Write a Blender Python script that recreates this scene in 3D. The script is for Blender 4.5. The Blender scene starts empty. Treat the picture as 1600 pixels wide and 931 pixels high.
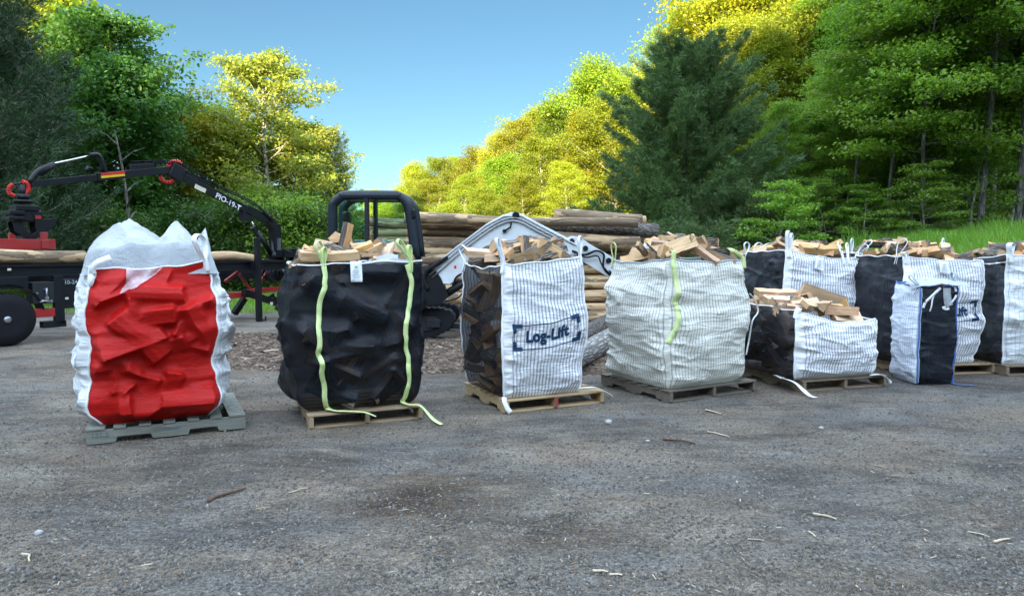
import bpy, bmesh, math, random
import numpy as np
from mathutils import Vector, Matrix, Euler
R = math.radians
rnd = random.Random(11)
scene = bpy.context.scene
COL = scene.collection

# ------------------------------------------------------------------ camera
F = 1100.0; HOR = 390.0; CAMZ = 1.5
TILT = math.atan((465.5 - HOR) / F)
cam_d = bpy.data.cameras.new('camera'); cam = bpy.data.objects.new('camera', cam_d); COL.objects.link(cam)
cam_d.sensor_width = 36.0; cam_d.lens = 36.0 * F / 1600.0
cam_d.clip_start = 0.05; cam_d.clip_end = 2000
cam.location = (0, 0, CAMZ); cam.rotation_euler = (R(90) - TILT, 0, 0)
scene.camera = cam

def ray(px, py):
    c = (px - 800) / F; e = (465.5 - py) / F
    return Vector((c, math.cos(TILT) + e * math.sin(TILT), e * math.cos(TILT) - math.sin(TILT)))
def gp(px, py, z=0.0):
    d = ray(px, py); t = (z - CAMZ) / d.z
    return Vector((d.x * t, d.y * t, z))
def at(px, py, Y):
    d = ray(px, py); t = Y / d.y
    return Vector((d.x * t, Y, CAMZ + d.z * t))

# ------------------------------------------------------------------ tags
def tag(o, label=None, cat=None, group=None, kind=None):
    if label: o['label'] = label
    if cat: o['category'] = cat
    if group: o['group'] = group
    if kind: o['kind'] = kind
    return o
def empty(name, loc=(0, 0, 0), rz=0.0, **k):
    o = bpy.data.objects.new(name, None); COL.objects.link(o)
    o.location = loc; o.rotation_euler = (0, 0, rz); o.empty_display_size = .2
    return tag(o, **k)
def link(name, me, mats=None, parent=None, **k):
    o = bpy.data.objects.new(name, me); COL.objects.link(o)
    if mats is not None:
        for m in (mats if isinstance(mats, (list, tuple)) else [mats]): me.materials.append(m)
    if parent: o.parent = parent
    return tag(o, **k)

# ------------------------------------------------------------------ mesh helpers
def mesh_np(name, V, Fc, smooth=False, uv=None, matidx=None):
    """V (n,3); Fc (m,k) with a constant k"""
    V = np.asarray(V, dtype=np.float32); Fc = np.asarray(Fc, dtype=np.int32)
    me = bpy.data.meshes.new(name)
    me.vertices.add(len(V)); me.vertices.foreach_set('co', V.ravel())
    m, k = Fc.shape
    me.loops.add(m * k); me.loops.foreach_set('vertex_index', Fc.ravel())
    me.polygons.add(m); me.polygons.foreach_set('loop_start', np.arange(0, m * k, k, dtype=np.int32))
    me.polygons.foreach_set('loop_total', np.full(m, k, dtype=np.int32))
    if smooth: me.polygons.foreach_set('use_smooth', np.ones(m, dtype=bool))
    if matidx is not None: me.polygons.foreach_set('material_index', np.asarray(matidx, dtype=np.int32))
    me.update(calc_edges=True)
    if uv is not None:
        l = me.uv_layers.new(name='UVMap'); l.data.foreach_set('uv', np.asarray(uv, dtype=np.float32)[Fc.ravel()].ravel())
    me.validate(); return me
def grid_faces(nu, nv, flip=False):
    i = np.arange(nv - 1)[:, None] * nu + np.arange(nu - 1)[None, :]
    q = np.stack([i, i + 1, i + nu + 1, i + nu], -1).reshape(-1, 4)
    return q[:, ::-1] if flip else q

class MB:
    """collects shapes, builds ONE mesh object"""
    def __init__(s): s.bm = bmesh.new()
    def box(s, c, d, rot=None, bev=0.0, taper=None):
        r = bmesh.ops.create_cube(s.bm, size=1.0); vs = r['verts']
        for v in vs:
            v.co = Vector((v.co.x * d[0], v.co.y * d[1], v.co.z * d[2]))
        if taper:
            for v in vs:
                if v.co.z > 0: v.co.x *= taper[0]; v.co.y *= taper[1]
        if bev > 0:
            es = list({e for v in vs for e in v.link_edges})
            rr = bmesh.ops.bevel(s.bm, geom=es, offset=bev, segments=2, affect='EDGES', profile=.6)
            vs = list({v for f in rr['faces'] for v in f.verts} | {v for v in vs if v.is_valid})
        M = Matrix.Translation(c) @ (rot if rot is not None else Matrix.Identity(4))
        for v in vs: v.co = M @ v.co
        return s
    def bar(s, a, b, w, h, bev=0.0, up=(0, 0, 1)):
        a = Vector(a); b = Vector(b); x = (b - a); L = x.length; x.normalize()
        u = Vector(up); y = u.cross(x)
        if y.length < 1e-3: y = Vector((0, 1, 0)).cross(x)
        y.normalize(); z = x.cross(y)
        M = Matrix((x, y, z)).transposed().to_4x4()
        return s.box((a + b) / 2, (L, w, h), M, bev)
    def tube(s, pts, r, n=10, cap=True):
        pts = [Vector(p) for p in pts]; rs = r if isinstance(r, (list, tuple)) else [r] * len(pts)
        prev = None; rings = []
        for i, p in enumerate(pts):
            t = (pts[min(i + 1, len(pts) - 1)] - pts[max(i - 1, 0)]).normalized()
            if prev is None:
                a = Vector((0, 0, 1)) if abs(t.z) < .9 else Vector((1, 0, 0)); u = t.cross(a).normalized()
            else:
                u = (prev - t * prev.dot(t)).normalized()
            prev = u; w = t.cross(u)
            rings.append([s.bm.verts.new(p + (u * math.cos(2 * math.pi * k / n) + w * math.sin(2 * math.pi * k / n)) * rs[i]) for k in range(n)])
        for a, b in zip(rings, rings[1:]):
            for k in range(n):
                f = s.bm.faces.new((a[k], a[(k + 1) % n], b[(k + 1) % n], b[k])); f.smooth = True
        if cap:
            s.bm.faces.new(rings[0][::-1]); s.bm.faces.new(rings[-1])
        return s
    def prism(s, poly, a0, a1, axes, bev=0):
        """poly of 2D pts extruded; axes = function (p,q,a)->Vector"""
        lo = [s.bm.verts.new(axes(p, q, a0)) for p, q in poly]; hi = [s.bm.verts.new(axes(p, q, a1)) for p, q in poly]
        n = len(poly); fs = []
        for k in range(n): fs.append(s.bm.faces.new((lo[k], lo[(k + 1) % n], hi[(k + 1) % n], hi[k])))
        fs.append(s.bm.faces.new(lo[::-1])); fs.append(s.bm.faces.new(hi))
        if bev > 0:
            es = list({e for f in fs for e in f.edges})
            bmesh.ops.bevel(s.bm, geom=es, offset=bev, segments=2, affect='EDGES', profile=.6)
        return s
    def lathe(s, prof, M, n=24):
        """prof [(r,h)] about local z, matrix M"""
        rings = [[s.bm.verts.new(M @ Vector((r * math.cos(2 * math.pi * k / n), r * math.sin(2 * math.pi * k / n), h))) for k in range(n)] for r, h in prof]
        for a, b in zip(rings, rings[1:]):
            for k in range(n):
                f = s.bm.faces.new((a[k], a[(k + 1) % n], b[(k + 1) % n], b[k])); f.smooth = True
        s.bm.faces.new(rings[0][::-1]); s.bm.faces.new(rings[-1]); return s
    def build(s, name, mat, parent=None, **k):
        bmesh.ops.recalc_face_normals(s.bm, faces=s.bm.faces)
        me = bpy.data.meshes.new(name); s.bm.to_mesh(me); s.bm.free()
        return link(name, me, mat, parent, **k)

def smooth_pts(pts, n=6):
    pts = [Vector(p) for p in pts]; out = []
    P = [pts[0] * 2 - pts[1]] + pts + [pts[-1] * 2 - pts[-2]]
    for i in range(1, len(P) - 2):
        for k in range(n):
            t = k / n; a, b, c, d = P[i - 1], P[i], P[i + 1], P[i + 2]
            out.append(.5 * ((2 * b) + (c - a) * t + (2 * a - 5 * b + 4 * c - d) * t * t + (3 * b - a - 3 * c + d) * t ** 3))
    out.append(pts[-1]); return out
def ribbon(name, pts, wdirs, width, mat, parent, thick=.003, n=6):
    """flat strap along pts; wdirs one vector or a list with one per point"""
    if not isinstance(wdirs, list): wdirs = [wdirs] * len(pts)
    P = smooth_pts(pts, n); Wd = smooth_pts([Vector(w) for w in wdirs], n); V = []
    for i, p in enumerate(P):
        t = (P[min(i + 1, len(P) - 1)] - P[max(i - 1, 0)]).normalized()
        w = Wd[i]; w = (w - t * w.dot(t)); w = w.normalized() if w.length > 1e-4 else Vector((1, 0, 0)); nn = t.cross(w)
        for a, b in ((-1, -1), (1, -1), (1, 1), (-1, 1)):
            V.append(p + w * (a * width / 2) + nn * (b * thick / 2))
    Fc = []
    for i in range(len(P) - 1):
        for k in range(4):
            Fc.append((i * 4 + k, i * 4 + (k + 1) % 4, i * 4 + 4 + (k + 1) % 4, i * 4 + 4 + k))
    Fc.append((0, 3, 2, 1)); m = (len(P) - 1) * 4; Fc.append((m, m + 1, m + 2, m + 3))
    return link(name, mesh_np(name, V, Fc), mat, parent)

# ------------------------------------------------------------------ noise (numpy)
def vnoise(x, y, seed=0):
    x = np.asarray(x, float); y = np.asarray(y, float)
    xi = np.floor(x).astype(int); yi = np.floor(y).astype(int); fx = x - xi; fy = y - yi
    fx = fx * fx * (3 - 2 * fx); fy = fy * fy * (3 - 2 * fy)
    def h(a, b):
        n = (a * 374761393 + b * 668265263 + seed * 1442695041) & 0xffffffff
        n = ((n ^ (n >> 13)) * 1274126177) & 0xffffffff
        return ((n ^ (n >> 16)) & 0xffff) / 65535.0
    return (h(xi, yi) * (1 - fx) + h(xi + 1, yi) * fx) * (1 - fy) + (h(xi, yi + 1) * (1 - fx) + h(xi + 1, yi + 1) * fx) * fy
def fbm(x, y, seed=0, o=4):
    s = 0; a = .5
    for k in range(o): s = s + a * (vnoise(x * 2 ** k, y * 2 ** k, seed + k) - .5); a *= .5
    return s
def sst(a, b, x):
    t = np.clip((x - a) / (b - a), 0, 1); return t * t * (3 - 2 * t)

# ------------------------------------------------------------------ materials
def new_mat(name):
    m = bpy.data.materials.new(name); m.use_nodes = True; nt = m.node_tree; nt.nodes.clear()
    out = nt.nodes.new('ShaderNodeOutputMaterial'); p = nt.nodes.new('ShaderNodeBsdfPrincipled')
    nt.links.new(p.outputs[0], out.inputs[0]); return m, nt, p, out
class G:
    """tiny node graph helper"""
    def __init__(s, nt): s.nt = nt
    def n(s, t, **k):
        nd = s.nt.nodes.new(t)
        for a, b in k.items(): setattr(nd, a, b)
        return nd
    def l(s, a, b): s.nt.links.new(a, b)
    def val(s, sock, v):
        if hasattr(v, 'is_linked') or isinstance(v, bpy.types.NodeSocket): s.l(v, sock)
        else: sock.default_value = v
    def math(s, op, a, b=None, c=None, clamp=False):
        nd = s.n('ShaderNodeMath', operation=op, use_clamp=clamp); s.val(nd.inputs[0], a)
        if b is not None: s.val(nd.inputs[1], b)
        if c is not None: s.val(nd.inputs[2], c)
        return nd.outputs[0]
    def coord(s, which='Object', scale=(1, 1, 1), loc=(0, 0, 0)):
        tc = s.n('ShaderNodeTexCoord'); mp = s.n('ShaderNodeMapping'); s.l(tc.outputs[which], mp.inputs[0])
        mp.inputs['Scale'].default_value = scale; mp.inputs['Location'].default_value = loc; return mp.outputs[0]
    def noise(s, vec, scale, detail=4, rough=.55, dist=0):
        nd = s.n('ShaderNodeTexNoise'); s.l(vec, nd.inputs['Vector'])
        nd.inputs['Scale'].default_value = scale; nd.inputs['Detail'].default_value = detail; nd.inputs['Roughness'].default_value = rough
        nd.inputs['Distortion'].default_value = dist; return nd.outputs[0]
    def vor(s, vec, scale, feat='F1'):
        nd = s.n('ShaderNodeTexVoronoi', feature=feat); s.l(vec, nd.inputs['Vector']); nd.inputs['Scale'].default_value = scale; return nd
    def ramp(s, fac, stops):
        nd = s.n('ShaderNodeValToRGB'); s.l(fac, nd.inputs[0]); e = nd.color_ramp.elements
        while len(e) < len(stops): e.new(.5)
        for i, (p, c) in enumerate(stops):
            e[i].position = p; e[i].color = (c[0], c[1], c[2], 1) if isinstance(c, (tuple, list)) else (c, c, c, 1)
        return nd.outputs[0]
    def mix(s, fac, a, b, mode='MIX'):
        nd = s.n('ShaderNodeMix', data_type='RGBA', blend_type=mode)
        s.val(nd.inputs[0], fac)
        for sock, v in ((nd.inputs[6], a), (nd.inputs[7], b)):
            if isinstance(v, (tuple, list)): sock.default_value = (v[0], v[1], v[2], 1)
            else: s.l(v, sock)
        return nd.outputs[2]
    def hsv(s, col, h=.5, sat=1., v=1.):
        nd = s.n('ShaderNodeHueSaturation'); s.l(col, nd.inputs['Color']) if not isinstance(col, tuple) else setattr(nd.inputs['Color'], 'default_value', (*col, 1))
        s.val(nd.inputs['Hue'], h); s.val(nd.inputs['Saturation'], sat); s.val(nd.inputs['Value'], v); return nd.outputs[0]
    def bump(s, h, strength=.5, dist=.01, prev=None):
        nd = s.n('ShaderNodeBump'); s.l(h, nd.inputs['Height']); nd.inputs['Strength'].default_value = strength; nd.inputs['Distance'].default_value = dist
        if prev is not None: s.l(prev, nd.inputs['Normal'])
        return nd.outputs[0]
def setp(p, g, col=None, rough=None, spec=None, metal=None, normal=None, **k):
    if col is not None:
        if isinstance(col, (tuple, list)): p.inputs['Base Color'].default_value = (col[0], col[1], col[2], 1)
        else: g.l(col, p.inputs['Base Color'])
    if rough is not None: g.val(p.inputs['Roughness'], rough)
    if spec is not None: p.inputs['Specular IOR Level'].default_value = spec
    if metal is not None: p.inputs['Metallic'].default_value = metal
    if normal is not None: g.l(normal, p.inputs['Normal'])

def mat_paint(name, col, rough=.4, dirt=.35, dirtcol=(.10, .085, .07), spec=.5, metal=0):
    m, nt, p, o = new_mat(name); g = G(nt); v = g.coord()
    n = g.noise(v, 3.5, 8, .65); f = g.ramp(n, [(.42, 0), (.72, dirt)])
    n2 = g.noise(v, 26, 5, .7); f2 = g.ramp(n2, [(.55, 0), (.75, dirt * .7)])
    c = g.mix(f, col, dirtcol); c = g.mix(f2, c, dirtcol)
    setp(p, g, c, g.math('ADD', g.math('MULTIPLY', n, .35), rough - .1), spec, metal, g.bump(n2, .15, .004)); return m
def mat_splitwood(name, base=(.62, .39, .215)):
    m, nt, p, o = new_mat(name); g = G(nt)
    oi = g.n('ShaderNodeObjectInfo'); v0 = g.coord('Object', (1, 1, 1)); add = g.n('ShaderNodeVectorMath', operation='ADD')
    g.l(v0, add.inputs[0]); cb = g.n('ShaderNodeCombineXYZ'); r = g.math('MULTIPLY', oi.outputs['Random'], 37.0); g.l(r, cb.inputs[0]); g.l(r, cb.inputs[1]); g.l(cb.outputs[0], add.inputs[1])
    mp = g.n('ShaderNodeMapping'); g.l(add.outputs[0], mp.inputs[0]); mp.inputs['Scale'].default_value = (3, 60, 60)
    fib = g.noise(mp.outputs[0], 1.0, 5, .65, .3); big = g.noise(add.outputs[0], 7, 4, .6)
    c = g.mix(g.ramp(fib, [(.3, 0), (.7, 1)]), tuple(x * .62 for x in base), tuple(min(1, x * 1.22) for x in base))
    c = g.mix(g.ramp(big, [(.56, 0), (.78, .5)]), c, (.36, .18, .10))
    rr = g.ramp(oi.outputs['Random'], [(0, 0), (1, 1)])
    c = g.hsv(c, g.math('ADD', .488, g.math('MULTIPLY', oi.outputs['Random'], .022)), g.math('ADD', .8, g.math('MULTIPLY', g.math('FRACT', g.math('MULTIPLY', oi.outputs['Random'], 7.3)), .4)), g.math('ADD', .75, g.math('MULTIPLY', g.math('FRACT', g.math('MULTIPLY', oi.outputs['Random'], 13.7)), .4)))
    setp(p, g, c, .8, .25, normal=g.bump(fib, .6, .006)); return m
def mat_endgrain(name, base=(.52, .34, .19)):
    m, nt, p, o = new_mat(name); g = G(nt); oi = g.n('ShaderNodeObjectInfo'); v = g.coord('Object')
    n = g.noise(v, 30, 4, .7); n2 = g.noise(v, 9, 3, .6)
    c = g.mix(n, tuple(x * .6 for x in base), tuple(x * 1.25 for x in base)); c = g.mix(g.ramp(n2, [(.45, 0), (.7, .6)]), c, (.16, .09, .05))
    c = g.hsv(c, .5, 1, g.math('ADD', .75, g.math('MULTIPLY', oi.outputs['Random'], .5)))
    setp(p, g, c, .9, .2, normal=g.bump(n, .5, .004)); return m
def mat_bark(name, a=(.055, .045, .038), b=(.22, .185, .15), sc=(5, 26, 26), bs=.9):
    m, nt, p, o = new_mat(name); g = G(nt); oi = g.n('ShaderNodeObjectInfo')
    v = g.coord('Object', sc); n = g.noise(v, 1.0, 6, .7, .6); vo = g.vor(v, 1.3, 'DISTANCE_TO_EDGE')
    h = g.math('ADD', g.math('MULTIPLY', g.ramp(vo.outputs[0], [(0, 0), (.25, 1)]), .6), g.math('MULTIPLY', n, .7))
    c = g.mix(g.ramp(h, [(.25, 0), (.95, 1)]), a, b)
    c = g.hsv(c, .5, 1, g.math('ADD', .75, g.math('MULTIPLY', oi.outputs['Random'], .5)))
    setp(p, g, c, .92, .15, normal=g.bump(h, bs, .02)); return m
def mat_logskin(name):
    """debarked / barked patches along a stacked tree-length log"""
    m, nt, p, o = new_mat(name); g = G(nt); oi = g.n('ShaderNodeObjectInfo')
    tc = g.coord('Object'); add = g.n('ShaderNodeVectorMath', operation='ADD'); cb = g.n('ShaderNodeCombineXYZ')
    r = g.math('MULTIPLY', oi.outputs['Random'], 91.0); g.l(r, cb.inputs[0]); g.l(r, cb.inputs[2]); g.l(tc, add.inputs[0]); g.l(cb.outputs[0], add.inputs[1])
    mp = g.n('ShaderNodeMapping'); g.l(add.outputs[0], mp.inputs[0]); mp.inputs['Scale'].default_value = (1.6, 14, 14)
    n = g.noise(mp.outputs[0], 1, 6, .7, .8); mp2 = g.n('ShaderNodeMapping'); g.l(add.outputs[0], mp2.inputs[0]); mp2.inputs['Scale'].default_value = (1.1, 5, 5)
    n2 = g.noise(mp2.outputs[0], 1, 5, .65, .5)
    wood = g.mix(g.ramp(n, [(.3, 0), (.7, 1)]), (.36, .23, .125), (.62, .44, .26))
    bark = g.mix(g.ramp(n, [(.35, 0), (.7, 1)]), (.10, .07, .045), (.32, .23, .15))
    thr = g.math('MULTIPLY', g.math('FRACT', g.math('MULTIPLY', oi.outputs['Random'], 5.3)), .3)
    f = g.math('GREATER_THAN', g.math('ADD', n2, thr), .70); c = g.mix(f, wood, bark)
    h = g.math('ADD', n, g.math('MULTIPLY', f, .35))
    setp(p, g, c, .85, .2, normal=g.bump(h, .8, .02)); return m
def mat_fabric_white(name, base=(.78, .78, .80), line=(.17, .19, .24), spacing=.034, duty=.40, lo=.07, dash=True, strength=1.0, alpha=1.0):
    m, nt, p, o = new_mat(name); g = G(nt)
    tc = g.n('ShaderNodeTexCoord'); sp = g.n('ShaderNodeSeparateXYZ'); g.l(tc.outputs['UV'], sp.inputs[0]); u, v = sp.outputs[0], sp.outputs[1]
    fr = g.math('FRACT', g.math('DIVIDE', u, spacing))
    tri = g.math('ABSOLUTE', g.math('SUBTRACT', fr, .5))
    band = g.ramp(tri, [(max(0, duty * .5 - .05), 1), (duty * .5 + .05, 0)])
    if dash:
        fv = g.math('ABSOLUTE', g.math('SUBTRACT', g.math('FRACT', g.math('DIVIDE', v, .014)), .5))
        band = g.math('MULTIPLY', band, g.ramp(fv, [(.12, .55), (.3, 1)]))
    uv = g.coord('UV'); n = g.noise(uv, 5, 5, .6)
    # soft change of the open weave over the sheet
    band = g.math('MULTIPLY', band, g.ramp(n, [(.35, strength * .6), (.6, strength)]))
    band = g.math('MULTIPLY', band, g.math('GREATER_THAN', u, lo))
    c = g.mix(band, base, line)
    dirt = g.noise(uv, 2.2, 7, .7); c = g.mix(g.ramp(dirt, [(.5, 0), (.8, .22)]), c, (.42, .40, .36))
    wv = g.coord('UV', (240, 240, 1)); weave = g.noise(wv, 1, 1, .5)
    wr = g.coord('UV', (3, 16, 1)); wrk = g.noise(wr, 1, 5, .6, 1.2)
    wr2 = g.coord('UV', (9, 30, 1), (3, 1, 0)); wrk2 = g.noise(wr2, 1, 4, .6, .8)
    b = g.bump(wrk, .7, .03); b = g.bump(wrk2, .5, .012, b); b = g.bump(weave, .12, .001, b)
    setp(p, g, c, .55, .3, normal=b)
    tr = g.n('ShaderNodeBsdfTranslucent'); g.l(c, tr.inputs[0]); ms = g.n('ShaderNodeMixShader'); ms.inputs[0].default_value = .12
    g.l(p.outputs[0], ms.inputs[1]); g.l(tr.outputs[0], ms.inputs[2]); g.l(ms.outputs[0], o.inputs[0]); return m
def mat_mesh_black(name, opac=.72, col=(.004, .006, .010), rough=.5, spec=.22):
    m, nt, p, o = new_mat(name); g = G(nt); uv = g.coord('UV')
    n = g.noise(g.coord('UV', (4, 14, 1)), 1, 5, .6, 1); n2 = g.noise(uv, 3, 5, .6)
    c = g.mix(g.ramp(n2, [(.5, 0), (.75, .5)]), col, (.014, .015, .020))
    setp(p, g, c, rough, spec, normal=g.bump(n, .35, .01))
    tr = g.n('ShaderNodeBsdfTransparent'); ms = g.n('ShaderNodeMixShader')
    f = g.ramp(g.noise(uv, 6, 3, .5), [(.3, opac - .05), (.7, min(1, opac + .05))]); g.l(f, ms.inputs[0])
    g.l(tr.outputs[0], ms.inputs[1]); g.l(p.outputs[0], ms.inputs[2]); g.l(ms.outputs[0], o.inputs[0]); return m
def mat_simple(name, col, rough=.6, spec=.4, metal=0, nscale=8, var=.25, bump=.2, translucent=0):
    m, nt, p, o = new_mat(name); g = G(nt); v = g.coord(); n = g.noise(v, nscale, 6, .65)
    c = g.mix(n, tuple(x * (1 - var) for x in col), tuple(min(1, x * (1 + var)) for x in col))
    setp(p, g, c, rough, spec, metal, g.bump(n, bump, .005))
    if translucent:
        tr = g.n('ShaderNodeBsdfTranslucent'); g.l(c, tr.inputs[0]); ms = g.n('ShaderNodeMixShader'); ms.inputs[0].default_value = translucent
        g.l(p.outputs[0], ms.inputs[1]); g.l(tr.outputs[0], ms.inputs[2]); g.l(ms.outputs[0], o.inputs[0])
    return m
def mat_palletwood(name, a, b):
    m, nt, p, o = new_mat(name); g = G(nt); v = g.coord('Object', (2.2, 2.2, 2.2)); n = g.noise(v, 1.5, 4, .6)
    gr = g.noise(g.coord('Object', (4, 4, 45)), 1, 5, .7, .5); gr2 = g.noise(g.coord('Generated', (2, 14, 9)), 1.6, 5, .7, .4)
    c = g.mix(g.ramp(gr2, [(.3, 0), (.7, 1)]), a, b); c = g.mix(g.ramp(n, [(.5, 0), (.8, .55)]), c, (.06, .05, .04))
    c = g.mix(g.ramp(g.noise(v, 14, 5, .7), [(.6, 0), (.8, .5)]), c, (.045, .04, .035))
    setp(p, g, c, .85, .2, normal=g.bump(gr2, .5, .004)); return m
def mat_leaf(name, a, b, trans=.45, rough=.5, hv=.03, vv=.5, spec=.3):
    m, nt, p, o = new_mat(name); g = G(nt); geo = g.n('ShaderNodeNewGeometry'); oi = g.n('ShaderNodeObjectInfo')
    rpi = geo.outputs['Random Per Island']; c = g.mix(rpi, a, b)
    cl = g.noise(g.coord('Object'), .9, 3, .6)
    c = g.mix(g.ramp(cl, [(.35, 0), (.65, .7)]), c, tuple(x * .75 for x in b))
    rr = oi.outputs['Random']
    c = g.hsv(c, g.math('ADD', .5 - hv / 2, g.math('MULTIPLY', rr, hv)), 1, g.math('ADD', 1 - vv / 2, g.math('MULTIPLY', g.math('FRACT', g.math('MULTIPLY', rr, 9.7)), vv)))
    setp(p, g, c, rough, spec)
    tr = g.n('ShaderNodeBsdfTranslucent'); ct = g.mix(1.0, c, (1.15, 1.2, .5), 'MULTIPLY'); g.l(ct, tr.inputs[0]); ms = g.n('ShaderNodeMixShader'); ms.inputs[0].default_value = trans
    g.l(p.outputs[0], ms.inputs[1]); g.l(tr.outputs[0], ms.inputs[2]); g.l(ms.outputs[0], o.inputs[0]); return m
def mat_glass(name, tint=(.75, .95, .88)):
    m, nt, p, o = new_mat(name); g = G(nt); tr = g.n('ShaderNodeBsdfTransparent'); tr.inputs[0].default_value = (*tint, 1)
    gl = g.n('ShaderNodeBsdfGlossy'); gl.inputs['Roughness'].default_value = .03
    lw = g.n('ShaderNodeFresnel'); lw.inputs[0].default_value = 1.5
    ms = g.n('ShaderNodeMixShader'); g.l(g.math('MULTIPLY', lw.outputs[0], 1.0), ms.inputs[0]); g.l(tr.outputs[0], ms.inputs[1]); g.l(gl.outputs[0], ms.inputs[2]); g.l(ms.outputs[0], o.inputs[0]); return m

def mat_liner():
    m, nt, p, o = new_mat('thin white liner'); g = G(nt); v = g.coord('Object'); n = g.noise(v, 9, 7, .7, 1.4); n2 = g.noise(v, 38, 4, .7, .6); n3 = g.noise(v, 3.2, 5, .6, .8)
    c = g.mix(g.ramp(n3, [(.35, 0), (.7, 1)]), (.48, .51, .54), (.66, .69, .71)); b = g.bump(n, .75, .035); b = g.bump(n2, .5, .006, b); setp(p, g, c, .5, .35, normal=b)
    tr = g.n('ShaderNodeBsdfTranslucent'); g.l(c, tr.inputs[0]); ms = g.n('ShaderNodeMixShader'); ms.inputs[0].default_value = .35; g.l(p.outputs[0], ms.inputs[1]); g.l(tr.outputs[0], ms.inputs[2]); g.l(ms.outputs[0], o.inputs[0]); return m
def mat_redfabric():
    m, nt, p, o = new_mat('red fabric'); g = G(nt); uv = g.coord('UV'); n = g.noise(uv, 4, 6, .6); c = g.mix(n, (.30, .003, .003), (.50, .008, .004))
    dust = g.noise(g.coord('UV', (3, 7, 1)), 3, 7, .75, .6); c = g.mix(g.ramp(dust, [(.58, 0), (.78, .22)]), c, (.42, .10, .09))
    cr = g.noise(g.coord('UV', (5, 9, 1)), 2, 6, .7, 1.6); cr2 = g.noise(g.coord('UV', (30, 45, 1)), 1, 4, .7, .5); wv = g.noise(g.coord('UV', (420, 420, 1)), 1, 1, .5)
    b = g.bump(cr, .45, .02); b = g.bump(cr2, .3, .004, b); b = g.bump(wv, .15, .001, b); setp(p, g, c, .5, .22, normal=b); return m
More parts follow.
